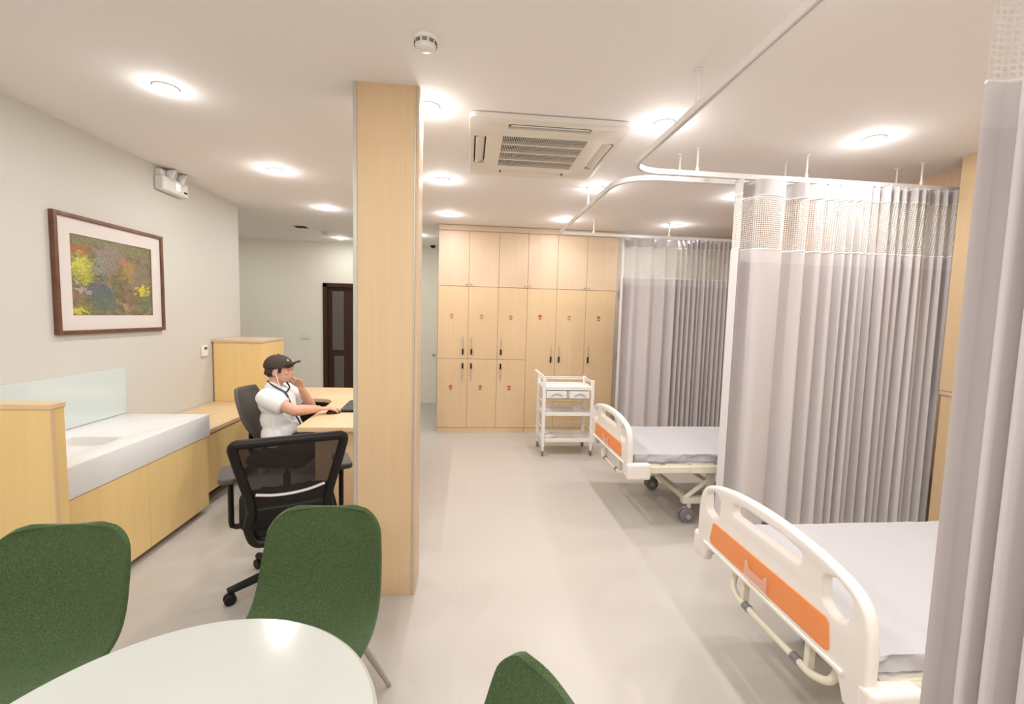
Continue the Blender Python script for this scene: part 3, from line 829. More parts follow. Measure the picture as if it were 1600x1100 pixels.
def make_bed(label, loc, wrinkle):
    r = thing('hospital_bed', label, 'bed', loc, group='hospital beds with orange footboards')
    # footboard outline in (y, z)
    top = catmull([(-.475, .60, 0), (-.468, .675, 0), (-.445, .735, 0), (-.39, .775, 0), (-.28, .803, 0), (-.14, .820, 0), (0, .825, 0), (.14, .820, 0), (.28, .803, 0), (.39, .775, 0), (.445, .735, 0), (.468, .675, 0), (.475, .60, 0)], 5)
    out = [Vector((p.x, p.y)) for p in top] + fillet([(.475, .41), (.40, .40), (.375, .47), (.30, .482), (-.30, .482), (-.375, .47), (-.40, .40), (-.475, .41)], [.0, .012, .02, .02, .02, .02, .012, .0], 4)
    hole_l = fillet([(.40, .655), (.41, .735), (.345, .762), (.295, .745), (.30, .665), (.35, .64)], .025, 5)
    hole_r = [Vector((-p.x, p.y)) for p in hole_l][::-1]
    hole_c = fillet([(-.20, .722), (.20, .722), (.20, .765), (.10, .780), (-.10, .780), (-.20, .765)], .02, 5)
    bm = shifted(plate([out, hole_c, hole_l, hole_r], .042, .012, 3), YZ, (.021, 0, 0))
    fb = obj('footboard', bm, 'cream', r)
    po = fillet([(-.345, .515), (.36, .515), (.335, .622), (-.335, .622)], .022, 5)
    obj('orange_panel', shifted(plate([po], .006, .001), YZ, (-.001, 0, 0)), 'orange', fb)
    obj('lower_ledge', shifted(plate([fillet([(-.40, .488), (.40, .488), (.40, .502), (-.40, .502)], .004)], .014, .003), YZ, (-.003, 0, 0)), 'cream', fb)
    cb = shifted(plate([fillet([(-.062, .520), (.072, .520), (.072, .588), (.060, .588), (.045, .565), (-.035, .565), (-.050, .588), (-.062, .588)], .004)], .003, .0005), YZ, (-.016, 0, 0))
    box(cb, -.016, -.004, -.062, .072, .517, .520)
    obj('card_holder', cb, 'clear', fb)
    for s in (-1, 1):
        bm = bx(-.004, .17, s*.475-.030, s*.475+.030, .395, .515)
        obj('corner_bumper', bm, 'cream', r, bevel=.018, seg=4)
    # tubular rail below the footboard, ends turned up into the frame
    pth = catmull([(.06, .235, .50), (.05, .225, .43), (.03, .205, .39), (.02, .15, .372), (.02, .10, .372), (.02, -.20, .372), (.02, -.26, .374), (.035, -.315, .395), (.05, -.33, .44), (.06, -.335, .50)], 6)
    tb = obj('lower_rail', tube(B(), pth, .013, 12), 'cream_metal', r)
    for ya, yb in ((.105, .075), (-.175, -.205)):
        obj('rail_collar', tube(B(), [(.02, ya, .372), (.02, yb, .372)], .0165, 14), 'caster_grey', tb)
    for y in (.125, -.235):
        obj('rail_bracket', bx(.018, .045, y-.011, y+.011, .375, .50), 'cream_metal', r, bevel=.003)
    # frame
    bm = B()
    for s in (-1, 1):
        box(bm, .05, 2.05, s*.43-.025, s*.43+.025, .425, .482)
    for x in (.08, .75, 1.4, 2.0):
        box(bm, x-.02, x+.02, -.41, .41, .425, .465)
    obj('frame', bm, 'cream_metal', r, bevel=.006)
    bm = B()
    for s in (-1, 1):
        box(bm, .04, .48, s*.458-.012, s*.458+.012, .432, .486)
    obj('side_rail_cover', bm, 'cream_metal', r, bevel=.008)
    bm = B()
    for k in range(9):
        box(bm, .1+.21*k, .27+.21*k, -.43, .43, .478, .49)
    obj('slat_deck', bm, 'cream_metal', r, bevel=.003)
    # undercarriage
    bm = B()
    for s in (-1, 1):
        y = s*.33
        box(bm, .50, 1.85, y-.025, y+.025, .15, .20)
        for x, d in ((.72, 1), (1.63, -1)):
            box(bm, x-.03, x+.03, y-.02, y+.02, .20, .43)
            for (xa, za, xb, zb) in ((x, .34, x-d*.20, .185),):
                tube(bm, [(xa, y, za), (xb, y, zb)], .022, 4)
    for x in (.55, 1.80):
        box(bm, x-.025, x+.025, -.33, .33, .155, .195)
    obj('undercarriage', bm, 'cream_metal', r, bevel=.005)
    bm = B()
    for s in (-.22, .22):
        tube(bm, [(.50, s, .43), (.80, s, .26), (1.15, s, .21)], .016, 6)
        tube(bm, [(1.85, s, .43), (1.55, s, .26), (1.2, s, .21)], .016, 6)
    obj('lift_arm', bm, 'cream_metal', r)
    for x in (.56, 1.79):
        for s in (-1, 1):
            caster(r, x, s*.33, .155)
    # headboard
    bm = shifted(plate([fillet([(-.47, .42), (-.47, .88), (-.30, .95), (.30, .95), (.47, .88), (.47, .42)], .05)], .042, .012, 3), YZ, (2.085, 0, 0))
    obj('headboard', bm, 'cream', r)
    # mattress under a crumpled sheet
    n1, n2 = 150, 50; bm = B(); rng_ = random.Random(wrinkle); L0, L1, hw = .075, 2.04, .415
    from mathutils import noise
    def prof(v):       # v in 0..1 round the cross section: side, top, side
        half = hw; zt, zb = .562, .484
        per = 2*half+2*(zt-zb); d = v*per; h = zt-zb
        if d < h: return (-half-.004, zb+d, 1)
        if d < h+2*half: return (-half+(d-h), zt, 0)
        return (half+.004, zt-(d-h-2*half), 1)
    rows = []
    for i in range(n1+1):
        u = i/n1; row = []
        for j in range(n2+1):
            # denser samples on the sides
            vv = j/n2
            h = .078/(2*hw+.156)
            if vv < .2: v = h*vv/.2
            elif vv > .8: v = 1-h*(1-vv)/.2
            else: v = h+(1-2*h)*(vv-.2)/.6
            y, z, side = prof(v)
            x = L0+(L1-L0)*u
            e = min(abs(y-hw), abs(y+hw)); e2 = min(u*(L1-L0), (1-u)*(L1-L0))
            if not side:
                z -= .014*math.exp(-(e/.018)**2)+.014*math.exp(-(e2/.02)**2)
                z += .006*noise.noise((x*4, y*4, wrinkle))+.004*noise.noise((x*11, y*9, wrinkle+2))*(1 if e < .14 else .35)
            else:
                y += (.022*noise.noise((x*9, z*18, wrinkle+5)) + .012*noise.noise((x*24, z*24, wrinkle)))*(1 if y > 0 else -1)*(1 if z < .555 else .3)
                if z < .50: y -= .012*(1 if y > 0 else -1)
            row.append(bm.verts.new((x, y, z)))
        rows.append(row)
    for a, b_ in zip(rows, rows[1:]):
        for j in range(n2):
            bm.faces.new((a[j], a[j+1], b_[j+1], b_[j]))
    bm.faces.new(rows[0]); bm.faces.new(rows[-1][::-1])
    for a, b_ in zip(rows, rows[1:]):
        bm.faces.new((a[0], b_[0], b_[-1], a[-1]))
    me_o = obj('mattress', bm, 'sheet', r)
    return r
make_bed('nearer hospital bed with white sheet, its orange footboard at the right front', (1.155, 1.57, 0), 3)
make_bed('farther hospital bed with white sheet, beyond the big grey curtain', (1.165, 3.53, 0), 11)

# ------------------------------------------------------------------ trolley
tr = thing('medical_trolley', 'white three-shelf medical trolley in front of the lockers', 'trolley', (1.13, 5.035, 0))
TW, TD = .275, .185
for sx in (-1, 1):
    for sy in (-1, 1):
        obj('post', bx(sx*TW-.018, sx*TW+.018, sy*TD-.016, sy*TD+.016, .10, .86 if sx > 0 else .88), 'white_plastic', tr, bevel=.006)
for z, h in ((.745, .03), (.455, .03), (.155, .03)):
    bm = bx(-TW, TW, -TD, TD, z, z+.012); 
    for s in (-1, 1):
        box(bm, -TW, TW, s*TD-.006, s*TD+.006, z, z+h+.01)
    for s in (-1, 1):
        box(bm, s*TW-.006, s*TW+.006, -TD, TD, z, z+h+.01)
    obj('shelf', bm, 'white_plastic', tr, bevel=.003)
bm = B()
for z in (.825, .845):
    tube(bm, [(-TW, TD, z), (TW, TD, z)], .006, 8); tube(bm, [(TW, -TD, z), (TW, TD, z)], .006, 8)
obj('guard_rail', bm, 'white_plastic', tr)
hp_ = catmull([(-TW, -TD, .87), (-TW-.03, -TD, .915), (-TW-.05, -TD+.04, .925), (-TW-.05, TD-.04, .925), (-TW-.03, TD, .915), (-TW, TD, .87)], 5)
obj('push_handle', tube(B(), hp_, .013, 10), 'white_plastic', tr)
for x in (-.135, .125):
    d = obj('drawer', bx(x-.115, x+.115, -TD-.012, TD-.02, .655, .735), 'white_plastic', tr, bevel=.005)
    obj('drawer_pull', tube(B(), [(x-.065, -TD-.016, .685), (x-.02, -TD-.018, .708), (x+.02, -TD-.018, .708), (x+.065, -TD-.016, .685)], .007, 8), 'trim_grey', d)
obj('drawer_divider', bx(-.017, .009, -TD-.010, -TD+.02, .665, .735), 'trim_grey', tr)
bm = B()
for z in (.30, .60):
    for s in (-1, 1):
        tube(bm, [(s*TW, -TD, z), (s*TW, TD, z)], .008, 8)
tube(bm, [(-TW, TD, .30), (TW, TD, .30)], .006, 8); tube(bm, [(-TW, TD, .58), (TW, TD, .58)], .006, 8); tube(bm, [(-TW, TD, .545), (TW, TD, .545)], .006, 8)
obj('side_bar', bm, 'white_plastic', tr)
for sx in (-1, 1):
    for sy in (-1, 1):
        f_ = obj('caster', bx(sx*TW-.010, sx*TW+.010, sy*TD-.022, sy*TD+.022, .035, .105), 'white_plastic', tr, bevel=.004)
        obj('wheel', lathe(B(), [(0, 0), (.030, 0), (.035, .005), (.035, .018), (.030, .023), (0, .023)], 22, axis_mtx((sx*TW-.0115, sy*TD, .035), (1, 0, 0))), 'caster_grey', f_)
pk = thing('paper_packet', 'small red and white packet lying on the lowest trolley shelf', 'packet', (.93, 5.0, .167))
obj('wrapper', bx(-.06, .07, -.06, .06, 0, .05), 'white_plastic', pk, bevel=.015)
obj('red_stripe', bx(-.062, .072, -.03, .0, .0, .053), 'red_sign', pk, bevel=.012)
pk.rotation_euler = (0, 0, .5)

# ------------------------------------------------------------------ white round table
tb = thing('round_table', 'round glossy white table in the foreground between green chairs', 'table', (-.555, .785, 0))
obj('tabletop', lathe(B(), [(0, .712), (.375, .712), (.392, .718), (.398, .726), (.396, .734), (.388, .740), (0, .740)], 96), 'table_white', tb)
obj('column', lathe(B(), [(.03, .02), (.03, .700), (.09, .712)], 28), 'white_plastic', tb)
obj('base', lathe(B(), [(0, 0), (.24, 0), (.245, .006), (.05, .022), (0, .022)], 48), 'white_plastic', tb)

# ------------------------------------------------------------------ green upholstered chairs
def make_green():
    r = thing('green_chair', 'x', 'chair', group='green shell chairs round the white table')
    prof = [(-.235, .432), (-.215, .448), (-.12, .446), (-.02, .434), (.06, .438), (.130, .470), (.178, .535), (.208, .61), (.230, .69), (.245, .745), (.256, .795)]
    wid = [.185, .200, .218, .225, .225, .224, .221, .217, .210, .200, .192]
    P3 = catmull([(p[0], p[1], w_) for p, w_ in zip(prof, wid)], 6)
    L = len(P3)
    bm = B(); nu = 24; rows = []
    # cumulative length for the rounded ends
    cum = [0]
    for a, b_ in zip(P3, P3[1:]): cum.append(cum[-1]+(Vector((a.x, a.y))-Vector((b_.x, b_.y))).length)
    tot = cum[-1]
    for i, p in enumerate(P3):
        d = (P3[min(i+1, L-1)]-P3[max(i-1, 0)]); d = Vector((d.x, d.y)).normalized(); nrm = Vector((-d.y, d.x))     # towards sitter (up on the seat, forward on the back)
        q = cum[i]/tot
        back = min(max((q-.45)/.25, 0), 1)
        rr = .085
        dd = tot-cum[i]; hw = p.z
        if dd < rr: hw = p.z-rr+math.sqrt(max(rr*rr-(rr-dd)**2, 0))
        d0 = cum[i]
        if d0 < rr: hw = min(hw, p.z-rr+math.sqrt(max(rr*rr-(rr-d0)**2, 0)))
        row = []
        for j in range(nu+1):
            u = -1+2*j/nu
            lift = (abs(u)**2.4)*(.022*(1-back)+.040*back) * (1 if q < .9 else 1-.45*(q-.9)/.1)
            row.append(bm.verts.new((u*hw, p.x+nrm.x*lift, p.y+nrm.y*lift)))
        rows.append(row)
    for a, b_ in zip(rows, rows[1:]):
        for j in range(nu):
            bm.faces.new((a[j], a[j+1], b_[j+1], b_[j]))
    sh = obj('shell', bm, 'green', r)
    md = sh.modifiers.new('solid', 'SOLIDIFY'); md.thickness = .018; md.offset = 0
    md = sh.modifiers.new('bev', 'BEVEL'); md.width = .006; md.segments = 3; md.limit_method = 'ANGLE'; md.angle_limit = math.radians(50)
    bm = tube(B(), [(-.12, -.12, .415), (.12, -.12, .415), (.12, .10, .415), (-.12, .10, .415)], .010, 8, closed=True)
    obj('seat_frame', bm, 'leg_beige', r)
    for sx in (-1, 1):
        for sy in (-1, 1):
            top = Vector((sx*.12, -.01+sy*.11, .418)); bot = Vector((sx*.225, (.305 if sy > 0 else -.235), .0))
            mid = top.lerp(bot, .04)
            obj('leg', tube(B(), [top, mid, bot], [.012, .014, .009], 12), 'leg_beige', r)
    return r
g = make_green(); g.location = (-.535, 1.49, 0); g.rotation_euler = (0, 0, math.radians(-2)); g['label'] = 'green shell chair with beige legs between the table and the black office chair'
g2 = copy_tree(g); g2.location = (-1.335, 1.375, 0); g2.rotation_euler = (0, 0, math.radians(4)); g2['label'] = 'green shell chair at the left edge, in front of the tall end cabinet'
g3 = copy_tree(g); g3.location = (-.030, .725, 0); g3.rotation_euler = (0, 0, math.radians(-70)); g3['label'] = 'green shell chair nearest the camera, only its back showing at the bottom'

# ------------------------------------------------------------------ office chairs
def five_star(r, a0, z_hub=.09, reach=.295):
    base = obj('base_hub', lathe(B(), [(.0, .07), (.045, .07), (.05, .12), (.03, .13), (.0, .13)], 20), 'black_plastic', r)
    for k in range(5):
        a = a0+2*PI*k/5; d = Vector((math.cos(a), math.sin(a), 0))
        lg = obj('base_leg', tube(B(), [d*.03+Vector((0, 0, .105)), d*.16+Vector((0, 0, .095)), d*(reach+.01)+Vector((0, 0, .072))], [.026, .023, .019], 10), 'black_plastic', r)
        n_ = Vector((-d.y, d.x, 0)); bm = B()
        for s in (-1, 1):
            c = d*reach+n_*(s*.014)-n_*.009
            lathe(bm, [(0, 0), (.024, 0), (.029, .004), (.029, .014), (.024, .018), (0, .018)], 18, axis_mtx((c.x, c.y, .029), n_))
        obj('caster', bm, 'black_plastic', lg)
    obj('gas_lift', tube(B(), [(0, 0, .12), (0, 0, .26), (0, 0, .261), (0, 0, .41)], [.027, .027, .015, .015], 16), 'black_plastic', r)
def seat_block(r, w_, d_, z0, z1):
    o_ = [(p.x, p.y) for p in fillet([(-w_/2+.02, -d_/2), (w_/2-.02, -d_/2), (w_/2, d_/2), (-w_/2, d_/2)], .09, 8)]
    bm = plate([[Vector(p) for p in o_]], z1-z0, .025, 4); bm.transform(Matrix.Translation((0, 0, (z0+z1)/2)))
    obj('seat', bm, 'black_fabric', r)
    bm = plate([[Vector(p)*.82 for p in o_]], .03, .01, 2); bm.transform(Matrix.Translation((0, 0, z0-.012)))
    obj('seat_pan', bm, 'black_plastic', r)
oc = thing('office_chair', 'black mesh-back office chair with armrests facing the desk', 'office chair', (-.985, 2.545, 0), math.radians(23.5))
five_star(oc, math.atan2(2.364-2.545, -1.226+.985)-math.radians(23.5))
seat_block(oc, .50, .47, .435, .50)
obj('mechanism', bx(-.09, .09, -.14, .12, .385, .425), 'black_plastic', oc, bevel=.015)
# back: outline points (x, z), y from a gentle recline
def by(z): return -.205-.10*max(z-.50, 0)/.41
bk = [(-.255, .915), (.255, .915), (.225, .78), (.185, .62), (.175, .545), (.195, .46), (.17, .37), (-.17, .37), (-.195, .46), (-.175, .545), (-.185, .62), (-.225, .78)]
ol = fillet(bk, [.03, .03, .1, .1, .05, .06, .05, .05, .06, .05, .1, .1], 5)
def curve_y(x, z): return by(z)-.030*(1-(x/.26)**2)*(1 if z > .5 else .6)+.0
bm = tube(B(), [(p.x*1.0, curve_y(p.x, p.y), p.y) for p in ol], .023, 12, closed=True)
bf = obj('back_frame', bm, 'black_plastic', oc)
bm = B(); rows = []
for k in range(17):
    z = .565+(.912-.565)*k/16
    hw = None
    # half width from the outline
    for (xa, za), (xb, zb) in (((.255, .915), (.225, .78)), ((.225, .78), (.185, .62)), ((.185, .62), (.175, .545))):
        if zb <= z <= za: hw = xb+(xa-xb)*(z-zb)/(za-zb)
    rows.append([bm.verts.new((u*hw, curve_y(u*hw, z)+.004, z)) for u in [-1+2*j/16 for j in range(17)]])
for a, b_ in zip(rows, rows[1:]):
    for j in range(16): bm.faces.new((a[j], a[j+1], b_[j+1], b_[j]))
obj('back_mesh', bm, 'chair_mesh', oc)
lb = catmull([(-.155, curve_y(-.155, .67)-.016, .648), (-.08, curve_y(-.08, .67)-.022, .640), (0, curve_y(0, .67)-.025, .640), (.08, curve_y(.08, .67)-.022, .646), (.155, curve_y(.155, .67)-.016, .660)], 6)
obj('lumbar_support', tube(B(), lb, .012, 8, ry=.006), 'lumbar', oc)
bm = B()
rows = []
for k in range(9):
    z = .40+.165*k/8; hw = .165
    rows.append([bm.verts.new((u*hw, curve_y(u*hw, z)+.002, z)) for u in [-1+2*j/12 for j in range(13)]])
for a, b_ in zip(rows, rows[1:]):
    for j in range(12): bm.faces.new((a[j], a[j+1], b_[j+1], b_[j]))
lp_ = obj('lower_back_shell', bm, 'black_plastic', oc); md = lp_.modifiers.new('s', 'SOLIDIFY'); md.thickness = .02; md.offset = 0
obj('back_spine', tube(B(), [(0, -.06, .41), (0, -.18, .40), (0, -.235, .43)], .028, 8, ry=.015), 'black_plastic', oc)
for s in (-1, 1):
    ar = obj('armrest', tube(B(), [(s*.275, -.02, .665), (s*.275, -.02, .43), (s*.272, -.02, .405), (s*.25, -.02, .395), (s*.10, -.02, .40)], .018, 8, ry=.014), 'black_plastic', oc)
    bm = plate([fillet([(-.042, -.12), (.042, -.12), (.045, .12), (-.045, .12)], .03, 5)], .032, .01, 3); bm.transform(Matrix.Translation((s*.282, -.01, .68)))
    obj('arm_pad', bm, 'dark_grey', ar)

pc = thing('office_chair', 'black office chair carrying the seated person at the desk', 'office chair', (-1.41, 3.61, 0), math.radians(-90-1))
five_star(pc, .4)
seat_block(pc, .48, .46, .39, .452)
bm = B(); rows = []
for k in range(15):
    t_ = k/14; z = .54+.41*t_; hw = .225*math.sqrt(max(1-(2*(t_-.56))**4*.9, .02)) if t_ > .1 else .15+.06*t_/.1
    hw = .19*max(1-abs(t_-.62)**2.6*3.0, .25)
    rows.append([bm.verts.new((u*hw, -.225-.12*t_+.05*u*u, z)) for u in [-1+2*j/12 for j in range(13)]])
for a, b_ in zip(rows, rows[1:]):
    for j in range(12): bm.faces.new((a[j], a[j+1], b_[j+1], b_[j]))
ob_ = obj('backrest', bm, 'dark_grey', pc); md = ob_.modifiers.new('s', 'SOLIDIFY'); md.thickness = .025; md.offset = 0
md = ob_.modifiers.new('b', 'BEVEL'); md.width = .008; md.segments = 2; md.limit_method = 'ANGLE'
obj('back_spine', tube(B(), [(0, -.08, .375), (0, -.24, .37), (0, -.27, .45), (0, -.265, .62)], .025, 8, ry=.014), 'black_plastic', pc)

# ------------------------------------------------------------------ desk
dk = thing('desk', 'L-shaped maple desk with a rounded inner corner behind the column', 'desk', (-.9, 4.0, 0))
ol = [(-1.165, 3.15), (-.56, 3.15), (-.56, 4.84), (-1.92, 4.84), (-1.92, 4.22), (-1.20, 4.22)]
ol = fillet(ol, [.02, .02, .02, .02, .02, .22], 10)
bm = plate([ol], .034, .002); bm.transform(Matrix.Translation((0, 0, .733)))
obj('desktop', bm, 'maple_h', dk, world=True)
obj('end_panel', bx(-1.05, -.57, 3.18, 3.205, 0, .716), 'maple', dk, world=True, bevel=.001)
obj('modesty_panel', bx(-.60, -.575, 3.205, 4.80, .05, .716), 'maple', dk, world=True, bevel=.001)
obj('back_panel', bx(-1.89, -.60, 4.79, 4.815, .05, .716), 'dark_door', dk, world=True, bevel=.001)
obj('end_panel', bx(-1.91, -1.885, 4.24, 4.815, 0, .716), 'maple', dk, world=True, bevel=.001)
kb = thing('keyboard', 'black keyboard on the desk right of the mouse', 'keyboard', (-.957, 3.845, .7505), math.radians(-86))
obj('case', bx(-.215, .215, -.07, .07, 0, .016), 'black_plastic', kb, bevel=.006)
bm = B()
for i in range(14):
    for j in range(5):
        box(bm, -.203+.029*i, -.178+.029*i, -.058+.023*j, -.038+.023*j, .015, .021)
obj('keys', bm, 'dark_grey', kb, bevel=.002)
ms = thing('computer_mouse', 'black computer mouse under the seated person\'s right hand', 'mouse', (-1.045, 3.595, .7505), math.radians(-60))
bm = B(); ellipsoid(bm, (0, 0, .004), (.032, .055, .030)); bmesh.ops.bisect_plane(bm, geom=bm.verts[:]+bm.edges[:]+bm.faces[:], plane_co=(0, 0, .0005), plane_no=(0, 0, 1), clear_inner=True)
bmesh.ops.holes_fill(bm, edges=bm.edges[:])
obj('shell', bm, 'black_plastic', ms)
obj('scroll_wheel', lathe(B(), [(0, -.004), (.008, -.004), (.008, .004), (0, .004)], 14, axis_mtx((0, .030, .028), (1, 0, 0))), 'dark_grey', ms)

# ------------------------------------------------------------------ seated person
pe = thing('person', 'person in black cap and white short-sleeved shirt seated at the desk, hand at mouth', 'person', (-1.45, 3.60, 0))
PY = 3.60
def hand(bm, wrist, fwd, side, up_, curls, spread=.0, sc=1.0, thumb=.5):
    """side points to the thumb"""
    wr, fwd, side, up_ = Vector(wrist), Vector(fwd).normalized(), Vector(side).normalized(), Vector(up_).normalized()
    side = (side-fwd*side.dot(fwd)).normalized(); up_ = fwd.cross(side); up_ = up_ if up_.dot(Vector(up_)) > 0 else -up_
    lens = [(.040, .024, .020), (.044, .027, .021), (.041, .025, .020), (.032, .019, .017)]
    for k in range(4):
        off = side*(.028-.0187*k)*sc
        kn = wr+fwd*(.088-.004*abs(k-1))*sc+off
        capsule(bm, wr+off*.55+fwd*.008, kn, .0125*sc, .0105*sc, 10)
        p = kn; ang = 0
        for q, L_ in enumerate(lens[k]):
            ang += curls[k]*(.8, 1.0, .7)[q]
            d = fwd*math.cos(ang)+DOWN[0]*math.sin(ang)
            d = (d+side*spread*(1.5-k)/1.5).normalized()
            e = p+d*L_*sc
            capsule(bm, p, e, (.0095, .0088, .008)[q]*sc, (.0088, .008, .007)[q]*sc, 10)
            p = e
    b0 = wr+fwd*.022*sc+side*.022*sc; d = (fwd*.75+side*.65+DOWN[0]*thumb*.5).normalized()
    e = b0+d*.045*sc; capsule(bm, b0, e, .0125*sc, .0105*sc, 10)
    d2 = (fwd*.95+side*.15+DOWN[0]*thumb*.6).normalized(); e2 = e+d2*.030*sc; capsule(bm, e, e2, .010*sc, .0085*sc, 10)
    capsule(bm, e2, e2+(fwd+DOWN[0]*thumb).normalized()*.022*sc, .0088*sc, .0075*sc, 10)
DOWN = [Vector((0, 0, -1))]
Rsh, Rel, Rwr = Vector((-1.49, 3.425, .90)), Vector((-1.265, 3.385, .815)), Vector((-1.145, 3.545, .797))
Lsh, Lel, Lwr = Vector((-1.46, 3.785, .90)), Vector((-1.295, 3.83, .755)), Vector((-1.325, 3.70, .930))
bm = B()
# trunk and neck
for p0, p1, ra, rb in [((-1.44, 3.54, .55), (-1.44, 3.66, .55), .105, .105), ((-1.45, 3.55, .70), (-1.45, 3.65, .70), .095, .095), ((-1.47, 3.52, .84), (-1.47, 3.68, .84), .085, .085),
                       ((-1.44, 3.6, .55), (-1.46, 3.6, .84), .11, .10), ((-1.49, 3.46, .90), (-1.49, 3.75, .90), .055, .055), ((-1.50, 3.60, .92), (-1.462, 3.60, 1.045), .056, .052)]:
    capsule(bm, p0, p1, ra, rb, 16)
# head
tilt = Matrix.Rotation(math.radians(6), 3, 'Y')
ellipsoid(bm, (-1.457, PY, 1.105), (.092, .073, .092), tilt, 28)
ellipsoid(bm, (-1.418, PY, 1.055), (.060, .060, .062), tilt, 24)
ellipsoid(bm, (-1.395, PY, 1.018), (.026, .034, .022), tilt, 16)      # chin
capsule(bm, (-1.445, PY-.045, 1.035), (-1.40, PY-.025, 1.012), .018, .016); capsule(bm, (-1.445, PY+.045, 1.035), (-1.40, PY+.025, 1.012), .018, .016)   # jaw
capsule(bm, (-1.371, PY, 1.098), (-1.355, PY, 1.066), .009, .0125)      # nose
ellipsoid(bm, (-1.364, PY-.011, 1.062), (.010, .007, .007)); ellipsoid(bm, (-1.364, PY+.011, 1.062), (.010, .007, .007))
capsule(bm, (-1.374, PY-.035, 1.108), (-1.368, PY+.035, 1.108), .011, .011)   # brow
for s in (-1, 1):
    ellipsoid(bm, (-1.388, PY+s*.038, 1.070), (.020, .020, .020))            # cheek
    ellipsoid(bm, (-1.455, PY+s*.076, 1.075), (.019, .008, .030), Matrix.Rotation(.25, 3, 'Y'), 16)   # ear
capsule(bm, (-1.365, PY-.016, 1.041), (-1.365, PY+.016, 1.041), .0075, .0075); capsule(bm, (-1.367, PY-.014, 1.030), (-1.367, PY+.014, 1.030), .0075, .0075)
# arms
capsule(bm, Rsh, Rel, .050, .040, 16); capsule(bm, Rel, Rel.lerp(Rwr, .35), .041, .041, 16); capsule(bm, Rel.lerp(Rwr, .35), Rwr, .041, .026, 16)
capsule(bm, Lsh, Lel, .050, .040, 16); capsule(bm, Lel, Lel.lerp(Lwr, .35), .041, .040, 16); capsule(bm, Lel.lerp(Lwr, .35), Lwr, .040, .026, 16)
DOWN[0] = Vector((.15, .08, -1)).normalized()
hand(bm, Rwr, (.86, .47, -.05), (-.47, .86, 0), (0, 0, 1), [.30, .26, .28, .34], .10, 1.0, .5)
DOWN[0] = Vector((-.75, -.65, .1)).normalized()
hand(bm, Lwr, (-.10, -.50, .80), (-.75, -.1, .3), (1, 0, 0), [.75, .8, .85, .9], 0, .95, .4)
# legs
for s in (-1, 1):
    hp0, kn, an = (-1.42, PY+s*.085, .54), (-1.02, PY+s*.115, .535), (-1.03, PY+s*.115, .10)
    capsule(bm, hp0, kn, .078, .058, 16); capsule(bm, kn, (-1.035, PY+s*.115, .33), .056, .052, 16); capsule(bm, (-1.035, PY+s*.115, .33), an, .052, .036, 16)
    capsule(bm, (-1.045, PY+s*.115, .05), (-.90, PY+s*.12, .04), .034, .028)
body = remesh('body', bm, 'skin', pe, .004, 3)
# shirt
bm = B()
for p0, p1, ra, rb in [((-1.43, 3.53, .60), (-1.43, 3.67, .60), .128, .128), ((-1.45, 3.54, .72), (-1.45, 3.66, .72), .118, .118), ((-1.465, 3.51, .85), (-1.465, 3.69, .85), .104, .104),
                       ((-1.43, 3.6, .60), (-1.46, 3.6, .85), .134, .118), ((-1.49, 3.455, .902), (-1.485, 3.755, .902), .066, .066), ((-1.40, 3.56, .62), (-1.36, 3.56, .64), .10, .075),
                       ((-1.495, 3.565, .950), (-1.495, 3.635, .950), .058, .058)]:
    capsule(bm, p0, p1, ra, rb, 18)
for a, b_ in ((Rsh, Rel), (Lsh, Lel)):
    e = a.lerp(b_, .66)
    lathe(bm, [(.0, -.055), (.038, -.048), (.056, -.022), (.066, .03), (.067, (e-a).length-.004), (.062, (e-a).length), (0, (e-a).length)], 20, axis_mtx(a, e-a))
for k in range(9):      # cloth folds at the waist
    a = -1.2+.32*k
    capsule(bm, (-1.44+.125*math.cos(a), 3.6-.18*abs(math.sin(a)) if math.sin(a) > 0 else 3.6+.18*abs(math.sin(a)), .60+.02*(k % 3)), (-1.45+.112*math.cos(a+.2), 3.6-.165*math.sin(a+.2), .76), .016, .009, 8)
shirt = remesh('shirt', bm, 'shirt', pe, .006, 4)
# collar wings
bm = B()
for s in (-1, 1):
    P_ = [Vector((-1.535, PY+s*.02, .995)), Vector((-1.505, PY+s*.060, .992)), Vector((-1.455, PY+s*.058, .972)), Vector((-1.405, PY+s*.035, .945)), Vector((-1.395, PY+s*.060, .905)), Vector((-1.45, PY+s*.095, .945)), Vector((-1.515, PY+s*.090, .962)), Vector((-1.555, PY+s*.02, .965))]
    vs = [bm.verts.new(p) for p in P_]
    for q in ((0, 1, 6, 7), (1, 2, 5, 6), (2, 3, 4, 5)): bm.faces.new([vs[i] for i in q])
cl = obj('collar', bm, 'shirt', pe, world=True); md = cl.modifiers.new('s', 'SOLIDIFY'); md.thickness = .008; md.offset = 0
# trousers and shoes
bm = B(); capsule(bm, (-1.43, 3.54, .545), (-1.43, 3.66, .545), .112, .112)
for s in (-1, 1):
    capsule(bm, (-1.42, PY+s*.085, .54), (-1.02, PY+s*.115, .535), .088, .068, 16); capsule(bm, (-1.02, PY+s*.115, .535), (-1.03, PY+s*.115, .12), .066, .055, 16)
remesh('trousers', bm, 'trousers', pe, .008, 3)
bm = B()
for s in (-1, 1):
    capsule(bm, (-1.055, PY+s*.115, .045), (-.885, PY+s*.12, .040), .044, .038); box(bm, -1.10, -.85, PY+s*.118-.042, PY+s*.118+.042, 0.001, .022)
remesh('shoes', bm, 'black_plastic', pe, .006, 2)
